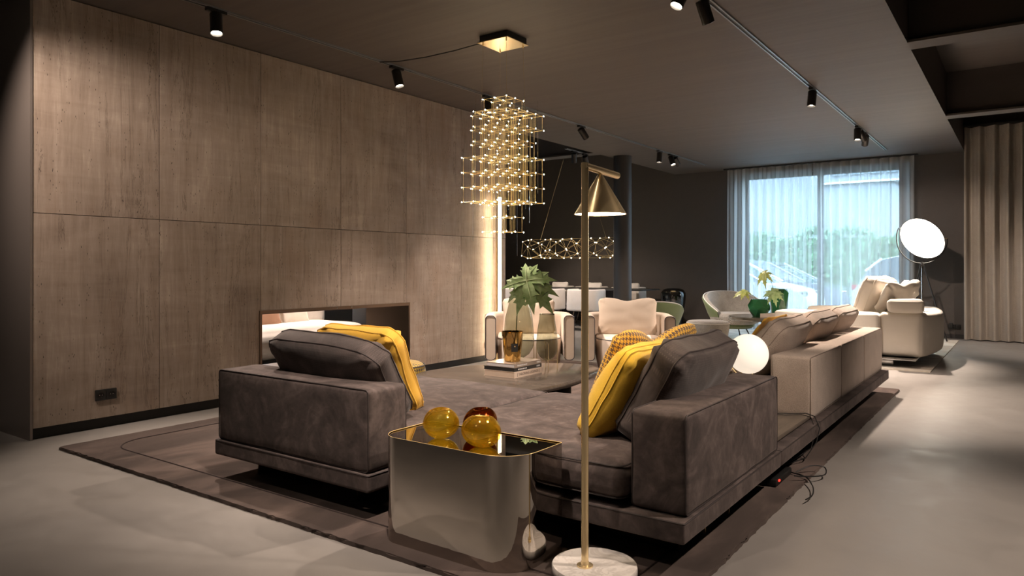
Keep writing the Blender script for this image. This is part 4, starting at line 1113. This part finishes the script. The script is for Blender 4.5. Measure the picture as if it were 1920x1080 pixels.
# ------------------------------------------------------------------ tub chairs (front = local -y)
def tub_chair(label, loc, rz, inner, outer, rim, s=1.0, group=None):
    t = thing('tub_chair', label, 'armchair', loc, rz, group)
    n = 40; top = []; 
    def pr(a):  # a from -125 to 125 deg around the back
        k_ = abs(a)/125; h = .74-.30*k_**2.2; r = .46+.05*(1-k_); return h*s, r*s
    def layer(dr, th, zb, rb, m, name, dz=0):
        bm = nb(); rings = []
        for q in range(n+1):
            a = -125+250*q/n; h, r = pr(a); A = D(90-a); d = Vector((math.cos(A), math.sin(A), 0)); ring = []
            for (rr, zz) in ((rb+dr, zb), (rb+dr+(r-rb)*.55, zb+(h-zb)*.45), (r+dr, h-.02+dz), (r+dr-th*.3, h+dz), (r+dr-th*.8, h+dz), (r+dr-th, h-.03+dz), (rb+dr-th+(r-rb)*.45, zb+(h-zb)*.45), (rb+dr-th, zb)):
                ring.append(bm.verts.new(d*rr+Vector((0, 0, zz))))
            rings.append(ring)
        L = len(rings[0])
        for A_, B_ in zip(rings, rings[1:]):
            for k2 in range(L): bm.faces.new((A_[k2], A_[(k2+1) % L], B_[(k2+1) % L], B_[k2]))
        bm.faces.new(rings[0]); bm.faces.new(rings[-1][::-1]); return obj(name, bm, m, t, ang=60)
    layer(0, .022*s, .20*s, .30*s, outer, 'outer_shell', -.006)
    layer(-.024*s, .075*s, .22*s, .30*s, inner, 'inner_back', .006)
    bm = nb(); P_ = []
    for q in range(n+1):
        a = -125+250*q/n; h, r = pr(a); A = D(90-a); P_.append((math.cos(A)*(r-.02*s), math.sin(A)*(r-.02*s), h+.002))
    tube(bm, P_, .007*s, 6); obj('piping', bm, rim, t)
    bm = nb(); lathe(bm, [(0, .24), (.30, .24), (.36, .27), (.385, .33), (.38, .39), (.34, .415), (0, .425)], 36, c=(0, -.06, 0)); bmesh.ops.scale(bm, vec=(s, s, s), verts=bm.verts[:]); obj('seat_cushion', bm, inner, t, ang=60)
    bm = nb(); lathe(bm, [(0, .17), (.26, .17), (.32, .21), (.31, .245), (0, .245)], 36, c=(0, -.02, 0)); bmesh.ops.scale(bm, vec=(s, s, s), verts=bm.verts[:]); obj('under_shell', bm, outer, t, ang=60)
    for q in range(4):
        a = D(45+90*q); bm = nb(); tube(bm, [(.2*s*math.cos(a), .2*s*math.sin(a), .18*s), (.30*s*math.cos(a), .30*s*math.sin(a), 0)], .011*s, 8); obj('leg', bm, 'black_metal', t)
    return t
tub_chair('grey tweed tub chair with olive green outer shell beside the green vases', (-3.80, 11.42, .012), D(42), 'grey_tweed', 'olive', 'piping_w', 1.0)
tub_chair('tub chair seen from behind with olive green shell and white rim behind the cream armchair', (-3.86, 8.25, 0), D(215), 'grey_tweed', 'olive', 'piping_w', 1.0)
tub_chair('small peach velvet tub chair just behind the end of the travertine wall', (-5.55, 8.05, 0), D(190), 'peach', 'peach', 'peach', .98)
t = thing('pouf', 'grey tweed pouf in front of the grey tub chair', 'pouf', (-3.59, 9.72, .012))
bm = nb(); lathe(bm, [(0, .0), (.19, .0), (.22, .02), (.275, .2), (.295, .33), (.292, .372), (.27, .392), (.15, .402), (0, .405)], 44); bmesh.ops.scale(bm, vec=(1.0, .9, 1), verts=bm.verts[:]); obj('body', bm, 'grey_tweed', t, ang=60)
bm = nb(); tube(bm, [(.294*math.cos(a*PI/24), .265*math.sin(a*PI/24), .365) for a in range(48)], .004, 5, closed=True); obj('piping', bm, 'piping_w', t)

# round table with green vases
t = thing('side_table', 'round dark olive low table carrying the faceted green vases', 'table', (-3.05, 10.52, .012))
bm = nb(); lathe(bm, [(0, .380), (.44, .380), (.485, .400), (.495, .428), (.49, .436), (0, .436)], 64); obj('table_top', bm, plain('olive_lacquer', (.075, .068, .05), .18), t)
bm = nb(); lathe(bm, [(.055, .015), (.045, .03), (.045, .382)], 24); obj('leg', bm, 'steel_dk', t)
bm = nb(); lathe(bm, [(0, 0), (.30, 0), (.30, .012), (.05, .018), (0, .018)], 48); obj('base', bm, 'steel_dk', t)
def faceted(label, loc, rings, n, twist=1):
    t = thing('vase', label, 'vase', loc); bm = nb(); R_ = []
    for i, (r, z) in enumerate(rings):
        off = (i % 2)*.5*twist
        R_.append([bm.verts.new((r*math.cos(2*PI*(q+off)/n), r*math.sin(2*PI*(q+off)/n), z)) for q in range(n)])
    for i, (A, B) in enumerate(zip(R_, R_[1:])):
        for q in range(n):
            q2 = (q+1) % n
            if twist and i % 2 == 0: bm.faces.new((A[q], A[q2], B[q])); bm.faces.new((A[q2], B[q2], B[q]))
            elif twist: bm.faces.new((A[q], B[q2], B[q])); bm.faces.new((A[q], A[q2], B[q2]))
            else: bm.faces.new((A[q], A[q2], B[q2], B[q]))
    bm.faces.new(R_[0][::-1])
    r0, z0 = rings[-1]
    inn = [bm.verts.new((r0*.85*math.cos(2*PI*(q+((len(rings)-1) % 2)*.5*twist)/n), r0*.85*math.sin(2*PI*(q+((len(rings)-1) % 2)*.5*twist)/n), z0)) for q in range(n)]
    dn = [bm.verts.new((v.co.x*.9, v.co.y*.9, z0-.10)) for v in inn]
    for A, B in ((R_[-1], inn), (inn, dn)):
        for q in range(n): bm.faces.new((A[q], A[(q+1) % n], B[(q+1) % n], B[q]))
    bm.faces.new(dn); obj('body', bm, 'green_glass', t, False); return t
ZR = .449
faceted('squat faceted green glass vase with leaf stems on the round table', (-3.08, 10.36, ZR), [(.085, 0), (.155, .10), (.155, .16), (.11, .245)], 7)
faceted('tall faceted green glass vase behind the squat one on the round table', (-2.905, 10.74, ZR), [(.10, 0), (.118, .12), (.135, .33), (.105, .385)], 7, 1)
vb = (-3.08, 10.36, ZR)
leaf('leaf', 'low dark green leaf spreading left from the squat green vase', (-3.08, 10.36, .66), (-3.25, 10.26, .80), (.15, -.45, .85), (-.6, -.4, -.3), .20, 'leaf_y', 7, 5, .3, stem_pts=[(-3.08, 10.36, .62), (-3.14, 10.33, .74)], sr=.004)
leaf('leaf', 'tall yellow-green leaf drooping above the squat green vase', (-3.07, 10.37, .66), (-3.0, 10.36, 1.06), (-.2, -.7, .45), (-.5, -.1, -.6), .20, 'leaf_y', 7, 6, .45, stem_pts=[(-3.07, 10.37, .62), (-2.9, 10.42, .85), (-2.93, 10.4, .98)], sr=.004)
leaf('leaf', 'pale green leaf in front of the tall green vase', (-3.06, 10.35, .66), (-2.89, 10.36, .80), (.30, -.7, .5), (.5, -.2, -.4), .21, 'leaf', 8, 9, .3, stem_pts=[(-3.06, 10.35, .62), (-2.98, 10.35, .73)], sr=.004)
g_ = None
for q, lb in enumerate(('lower of the two flat cream books beside the green vases', 'upper of the two flat cream books beside the green vases')):
    book(lb, -3.03, -2.70, 10.25, 10.50, ZR+q*.026, .025, 'cover_l', 'y-')

# ------------------------------------------------------------------ white sofa by the window
O = (-1.75, 10.1, .012)
t = thing('sofa', 'deep ivory sofa with bulging back standing on the pale rug by the window', 'sofa', O)
def shp(q, u):
    # back bulges outwards to the right, tapering to the floor
    if u[0] > 0: q[0] += .13*u[0]*(1-(u[1]*.95)**2)
    return q
bm = nb(); soft(bm, (.58, .05, .365), (.42, 1.76, .50), .05, (.02, .01, .01), 14, .006, 50, fn=shp); obj('back', bm, 'ivory', t, ang=180)
bm = nb(); soft(bm, (-.20, -.82, .355), (1.16, .30, .50), .035, (.005, .02, .012), 12, .005, 51); obj('arm', bm, 'ivory', t, ang=180)
bm = nb(); soft(bm, (-.20, .80, .345), (1.16, .24, .48), .035, (.005, .01, .012), 12, .005, 52); obj('arm', bm, 'ivory', t, ang=180)
bm = nb(); soft(bm, (-.20, -.0, .26), (1.16, 1.36, .30), .05, (.01, .005, .03), 12, .006, 53); obj('seat_cushion', bm, 'ivory', t, ang=180)
bm = nb(); bx(bm, -.78, .76, -.95, .90, .085, .105, .004); obj('plinth', bm, 'chrome', t)
for (x, y) in ((.45, -.75), (-.6, -.75), (.45, .7), (-.6, .7)):
    bm = nb(); bx(bm, x-.06, x+.06, y-.03, y+.03, 0, .088, .004); obj('leg', bm, 'chrome', t)
cushion('cushion', 'large white back cushion leaning at the near end of the ivory sofa', (-1.50, 9.78, .80), lean(0, (.25, 1, 0), D(20)), .62, .50, .20, 'ivory', 'ivory', seed=41, band=.05, wr=.012)
cushion('cushion', 'white cushion slumped against the bulging back of the ivory sofa', (-1.25, 9.62, .80), lean(0, (.6, 1, 0), D(30)), .52, .42, .16, 'ivory', seed=42, wr=.02, chop=.03)
cushion('cushion', 'rumpled white cushion at the window end of the ivory sofa', (-1.22, 10.25, .80), lean(0, (.1, 1, 0), D(22)), .60, .42, .20, 'ivory', seed=43, wr=.035, chop=.05)
bm = nb(); root = thing('cushion', 'small firm white bolster lying on top of the ivory sofa near end', 'cushion', (-1.12, 9.36, .705), D(8)); soft(bm, (0, 0, 0), (.36, .24, .14), .035, (.006, .006, .012), 8, .006, 55); obj('cover', bm, 'ivory', root, ang=180)
cushion('cushion', 'low white cushion lying at the front of the ivory sofa seat', (-2.15, 10.3, .50), lean(0, (0, 1, 0), D(75)), .5, .45, .14, 'ivory', seed=44, wr=.015)

# disc floor lamp on a tripod
t = thing('floor_lamp', 'tripod floor lamp with large glowing disc tilted in a black ring', 'lamp', (-1.31, 12.86, .0))
dn = Vector((-.395, -.78, -.46)).normalized(); q_ = dn.to_track_quat('Z', 'Y'); C0 = Vector((0, 0, 1.60))
mt = Matrix.Translation(C0) @ q_.to_matrix().to_4x4()
bm = nb(); lathe(bm, [(0, -.03), (.30, -.028), (.345, -.012), (.35, .004), (.342, .006)], 64, mtx=mt, close_top=False); hd = obj('lamp_head', bm, 'black_metal', t)
bm = nb(); lathe(bm, [(0, .0065), (.340, .0065), (.340, .0), (0, .0)], 64, mtx=mt); obj('diffuser', bm, 'disc', hd)
R_ = Matrix.Rotation(D(35.5), 3, 'Z')
bm = nb(); tube(bm, [C0+R_ @ Vector((.40*math.cos(D(a)), 0, .39*math.sin(D(a)))) for a in range(-205, 1, 5)], .008, 8); obj('ring_arm', bm, 'black_metal', t)
bm = nb(); tube(bm, [C0+R_ @ Vector((.40, 0, 0)), C0+R_ @ Vector((.31, 0, 0))], .007, 8); tube(bm, [C0+R_ @ Vector((-.34, 0, .158)), C0+R_ @ Vector((-.30, 0, .13))], .007, 8); obj('pivot', bm, 'brass', t)
bm = nb(); tube(bm, [(0, 0, 1.235), (0, 0, .55)], .012, 10); obj('stem', bm, 'chrome', t)
bm = nb(); lathe(bm, [(.03, 1.16), (.03, 1.19), (.015, 1.235)], 16); obj('hub', bm, 'black_metal', t)
for (x, y) in ((.34, -.05), (-.18, .30), (-.22, -.33)):
    bm = nb(); tube(bm, [(x*.07, y*.07, 1.18), (x, y, .012)], .010, 8); obj('leg', bm, 'black_metal', t)
# glass floor lamp at the dark wall
t = thing('floor_lamp', 'mushroom-shaped smoked glass floor lamp glowing at its waist by the dark wall', 'lamp', (-5.42, 12.85, 0))
bm = nb(); lathe(bm, [(0, .0), (.165, .0), (.17, .01), (.185, .30), (.175, .305), (0, .305)], 48); obj('base', bm, 'black', t)
bm = nb(); lathe(bm, [(.175, .02), (.188, .28), (.198, .31), (.225, .50), (.235, .60), (.228, .67), (.19, .725), (.12, .75), (0, .758)], 64, close_bot=False); obj('glass', bm, 'smoke_dk', t, ang=80)
bm = nb(); lathe(bm, [(0, .306), (.10, .306), (.10, .312), (0, .318)], 32); obj('light_disc', bm, m_emit('waist_glow', (1, .62, .28), 6), t)
# LED bar floor lamp at the end of the wall
t = thing('floor_lamp', 'slim upright bar lamp with two glowing strips against the travertine', 'lamp', (-5.22, 7.03, 0))
bm = nb(); bx(bm, -.018, .018, -.032, .032, .012, 2.02, .003); obj('body', bm, 'brass', t)
for s in (-1, 1):
    bm = nb(); box(bm, (.019*0+.0, s*.0, 0), (.001, .001, .001)); bm.free()
    bm = nb(); bx(bm, .0185, .0225, s*.017-.010, s*.017+.010, .06, 2.00); obj('light_strip', bm, 'ledbar', t, False)
bm = nb(); bx(bm, -.0185-.004, -.0185, -.02, .02, .06, 2.0); obj('light_strip', bm, 'ledbar', t, False)
bm = nb(); lathe(bm, [(0, 0), (.10, 0), (.10, .012), (0, .012)], 40); obj('base', bm, 'brass', t)
bm = nb(); tube(bm, [(BX1+.016, 6.965, .19), (-5.29, 6.93, .13), (-5.23, 6.88, .06), (-5.20, 6.82, .01), (-5.16, 6.86, .008), (-5.15, 6.95, .010)], .004, 6)
tag(obj('lamp_cable', bm, 'black'), 'black cable hanging from the wall socket to the bar lamp', 'cable')

# ------------------------------------------------------------------ chandelier of wire cubes
CX, CY, SP = -3.42, 4.67, .118
ch = thing('chandelier', 'brass wire-cube chandelier with many tiny lights stepped in tiers', 'chandelier', (CX, CY, 3.0))
bm = nb(); bx(bm, -.135, .135, -.135, .135, -.052, -.001); obj('canopy', bm, 'black', ch, False)
bm = nb(); bx(bm, -.148, .148, -.148, .148, -.058, -.052); obj('canopy_plate', bm, 'brass', ch, False)
zt_ = [2.494-SP*i-3.0 for i in range(10)]
full = {(i, j) for i in range(5) for j in range(5)}
nodes = {0: {(i, j) for i in (1, 2, 3) for j in (1, 2, 3)},
         1: full-{(0, 0), (0, 4)}, 2: full-{(0, 0), (0, 4), (4, 0)}, 3: full-{(0, 0), (4, 4), (4, 0)}, 4: full-{(4, 0)}, 5: full-{(0, 4)}, 6: full, 7: full-{(4, 0), (0, 4)},
         8: {(i, j) for i in (1, 2, 3) for j in (1, 2, 3)}, 9: {(i, j) for i in (1, 2, 3) for j in (1, 2, 3)}}
def nx(i, j, z): return Vector(((i-2)*SP, (j-2)*SP, z))
def wire_cube():
    bm = nb(); e = SP/2-.009; r = .0015; Z = SP/2
    cs = [(-e, -e), (e, -e), (e, e), (-e, e)]
    for z in (-Z, Z):
        for p, q in zip(cs, cs[1:]+cs[:1]): tube(bm, [(*p, z), (*q, z)], r, 3, caps=False)
    for p in cs: tube(bm, [(*p, -Z), (*p, Z)], r, 3, caps=False)
    return bm
wc = obj('wire_cube', wire_cube(), 'gold', ch); first = True
for lv in range(9):
    for i in range(4):
        for j in range(4):
            c4 = [(i, j), (i+1, j), (i, j+1), (i+1, j+1)]
            if all(c in nodes[lv] for c in c4) and all(c in nodes[lv+1] for c in c4):
                o = wc if first else wc.copy()
                if not first: COL.objects.link(o); o.parent = ch
                first = False
                o.location = nx(i, j, 0)+Vector((SP/2, SP/2, (zt_[lv]+zt_[lv+1])/2))
bm = nb(); bmesh.ops.create_icosphere(bm, subdivisions=1, radius=.0048); lm = from_bm(bm, 'bulb'); lm.materials.append(M['led']); lm.shade_smooth()
for lv in range(10):
    for (i, j) in sorted(nodes[lv]):
        o = bpy.data.objects.new('bulb', lm); COL.objects.link(o); o.parent = ch; o.location = nx(i, j, zt_[lv])
bm = nb(); e = SP*1.32
tube(bm, [(-e, -e, zt_[1]+.012), (e, -e, zt_[1]+.012), (e, e, zt_[1]+.012), (-e, e, zt_[1]+.012)], .0045, 6, closed=True); obj('frame', bm, 'brass', ch)
for sx in (-1, 1):
    for sy in (-1, 1):
        bm = nb(); lathe(bm, [(0, -.075), (.006, -.075), (.006, -.058), (0, -.058)], 10, c=(sx*.115, sy*.115, 0)); obj('cable_grip', bm, 'gold', ch)
        bm = nb(); tube(bm, [(sx*.115, sy*.115, -.07), (sx*e*.8, sy*e*.8, zt_[1]+.012)], .0011, 4); obj('cable', bm, 'brass', ch)
for (i, j, za, zb) in ((0, 1, 2.40, 1.36), (1, 0, 2.50, 2.05), (3, 3, 2.45, 1.62), (4, 3, 2.48, 1.74), (2, 1, 2.2, 1.35), (3, 1, 2.3, 1.60), (3, 2, 2.15, 1.24), (4, 2, 2.1, 1.50), (1, 2, 2.0, 1.26)):
    bm = nb(); p = nx(i, j, 0)+Vector((.012, .012, 0)); tube(bm, [p+Vector((0, 0, za-3)), p+Vector((0, 0, zb-3))], .0022, 6); obj('glass_rod', bm, 'clear', ch)
# pendant over the dining table
pd = thing('pendant_lamp', 'long brass truss pendant with tiny lights over the dining table', 'pendant lamp', (-7.25, 12.2, 3.55))
rnd = random.Random(11); nodes_ = []
for q in range(11):
    x = -1.10+2.15*q/10
    for k_ in range(5):
        a = 2*PI*k_/5+q*.63+rnd.uniform(-.2, .2); rr = .20*rnd.uniform(.9, 1.05)
        nodes_.append(Vector((x+rnd.uniform(-.05, .05), rr*math.cos(a), -2.03+max(-.19, min(.19, rr*1.1*math.sin(a))))))
bm = nb(); cnt = 0
for i, a in enumerate(nodes_):
    nn = sorted((j for j in range(len(nodes_)) if j > i and .12 < (nodes_[j]-a).length < .40), key=lambda j: (nodes_[j]-a).length)[:3]
    for j in nn: tube(bm, [a, nodes_[j]], .0018, 4, caps=False)
obj('truss', bm, 'gold', pd)
bm = nb(); bmesh.ops.create_icosphere(bm, subdivisions=1, radius=.0085); lm2 = from_bm(bm, 'bulb'); lm2.materials.append(M['led'])
for a in nodes_:
    o = bpy.data.objects.new('bulb', lm2); COL.objects.link(o); o.parent = pd; o.location = a
bm = nb(); bx(bm, -.2, .2, -.06, .06, -.03, 0); obj('canopy', bm, 'black', pd)
for (x0, x1) in ((-.12, -.75), (.12, .75)):
    bm = nb(); tube(bm, [(x0, 0, -.03), (x1, 0, -1.85)], .0025, 4); obj('cable', bm, 'brass', pd)

# ------------------------------------------------------------------ dining table and chairs
t = thing('dining_table', 'long dark dining table behind the column among white dining chairs', 'table', (-7.25, 12.2, 0))
bm = nb(); prism(bm, rrect(3.36, 1.0, .15, 6), .722, .742, .004); obj('table_top', bm, 'cover_b', t)
for x in (-.9, .9):
    bm = nb(); prism(bm, rrect(.5, .16, .06, 5, x), 0, .722); obj('leg', bm, 'steel_dk', t)
def make_dining_chair(loc, rz, label):
    t = thing('dining_chair', label, 'chair', loc, rz)
    path = [(-.28, -.18), (-.295, 0)]+arc(-.115, .08, .18, 180, 90, 6)+arc(.115, .08, .18, 90, 0, 6)+[(.295, 0), (.28, -.18)]
    bm = nb(); sweep_shell(bm, path, .06, .37, .755, .028, .01); obj('backrest', bm, 'boucle', t, ang=50)
    bm = nb(); soft(bm, (0, -.07, .425), (.48, .46, .10), .035, (.004, .004, .012), 6, .003); obj('seat', bm, 'boucle', t, ang=180)
    for (x, y) in ((-.2, -.22), (.2, -.22), (-.2, .18), (.2, .18)):
        bm = nb(); tube(bm, [(x*.8, y*.8, .39), (x*1.15, y*1.15, 0)], [.013, .008], 8); obj('leg', bm, 'bronze', t)
    return t
near = [(-6.43, 11.30), (-7.28, 11.30), (-8.13, 11.30)]; far = [(-6.41, 12.98), (-7.25, 12.98), (-8.05, 12.98), (-8.85, 12.98)]
dc = make_dining_chair((near[0][0], near[0][1], 0), PI, 'x')
lab_n = ['white dining chair seen from behind, next to the column side of the brass pole', 'white dining chair seen from behind under the big leaf', 'white dining chair seen from behind beside the end of the travertine wall']
lab_f = ['white dining chair across the table, partly behind the column', 'white dining chair across the table with a pillow showing beside the brass pole', 'white dining chair across the table behind the big leaf', 'white dining chair across the table nearest the travertine wall']
dc['label'] = lab_n[0]; dc['group'] = 'white dining chairs at the long table'
for i in (1, 2): copy_tree(dc, lab_n[i], (*near[i], 0), PI)
for i in range(4): copy_tree(dc, lab_f[i], (*far[i], 0), 0)
for i, (x, y) in enumerate(far):
    cushion('cushion', 'small white pillow showing above the dining table: '+['by the column', 'by the brass pole', 'behind the big leaf', 'nearest the travertine'][i], (x, y+.05, .665), lean(0, (-1, 0, 0), D(8)), .42, .36, .12, 'boucle', seed=60+i, n=14)

# ------------------------------------------------------------------ seen through the fireplace: lounge with the white boucle sofa
O = (-7.55, 5.35, 0)
t = thing('sofa', 'rounded white boucle sofa seen through the fireplace opening', 'sofa', O)
bm = nb(); soft(bm, (0, 0, .27), (1.25, 2.35, .32), .13, (.03, .05, .03), 12, .004, 70); obj('seat', bm, 'boucle', t, ang=180)
bm = nb(); soft(bm, (-.42, .25, .56), (.38, 1.9, .46), .12, (.02, .02, .02), 12, .004, 71); obj('backrest', bm, 'boucle', t, ang=180)
bm = nb(); bx(bm, -.5, .5, -.95, .95, 0, .12); obj('plinth', bm, 'black', t)
cushion('cushion', 'terracotta leather cushion on the white boucle sofa', (-7.52, 5.25, .60), lean(0, (0, 1, 0), D(-20)), .66, .42, .14, 'terracotta', seed=72)
cushion('cushion', 'patterned fringed cushion half behind the terracotta one', (-7.66, 4.92, .60), lean(0, (0, 1, 0), D(-14)), .40, .42, .12, m_weave('speckled_fringe', (.35, .10, .04), (.75, .66, .55), 40), seed=73)
cushion('cushion', 'cream cushion to the left of the terracotta one on the boucle sofa', (-7.70, 4.66, .61), lean(0, (0, 1, 0), D(-14)), .42, .44, .12, 'boucle', seed=74)
cushion('cushion', 'beige cushion to the right of the terracotta one on the boucle sofa', (-7.62, 5.85, .62), lean(0, (-.2, 1, 0), D(-18)), .50, .46, .14, 'ivory', seed=75)
t = thing('side_table', 'round blue-tinted glass table seen through the fireplace opening', 'table', (-6.62, 3.72, 0))
bm = nb(); lathe(bm, [(0, .30), (.36, .30), (.37, .306), (.36, .312), (0, .312)], 48); obj('table_top', bm, 'blueglass', t)
bm = nb(); lathe(bm, [(.22, 0), (.22, .01), (.03, .02), (.03, .30)], 24); obj('leg', bm, 'chrome', t)
t = thing('cabinet', 'tall grey-brown cabinet filling the right part of the fireplace opening', 'cabinet', (-7.1, 7.15, 0))
bm = nb(); bx(bm, -.35, .35, -.45, .45, 0, 2.2, .004); obj('body', bm, 'wall', t)
for s in (-1, 1):
    bm = nb(); bx(bm, .35, .366, s*.225-.22, s*.225+.22, .03, 2.17, .002); d_ = obj('door', bm, 'wall', t)
    bm = nb(); bx(bm, .366, .378, s*.03-.006, s*.03+.006, .15, .45); obj('handle', bm, 'chrome', d_)
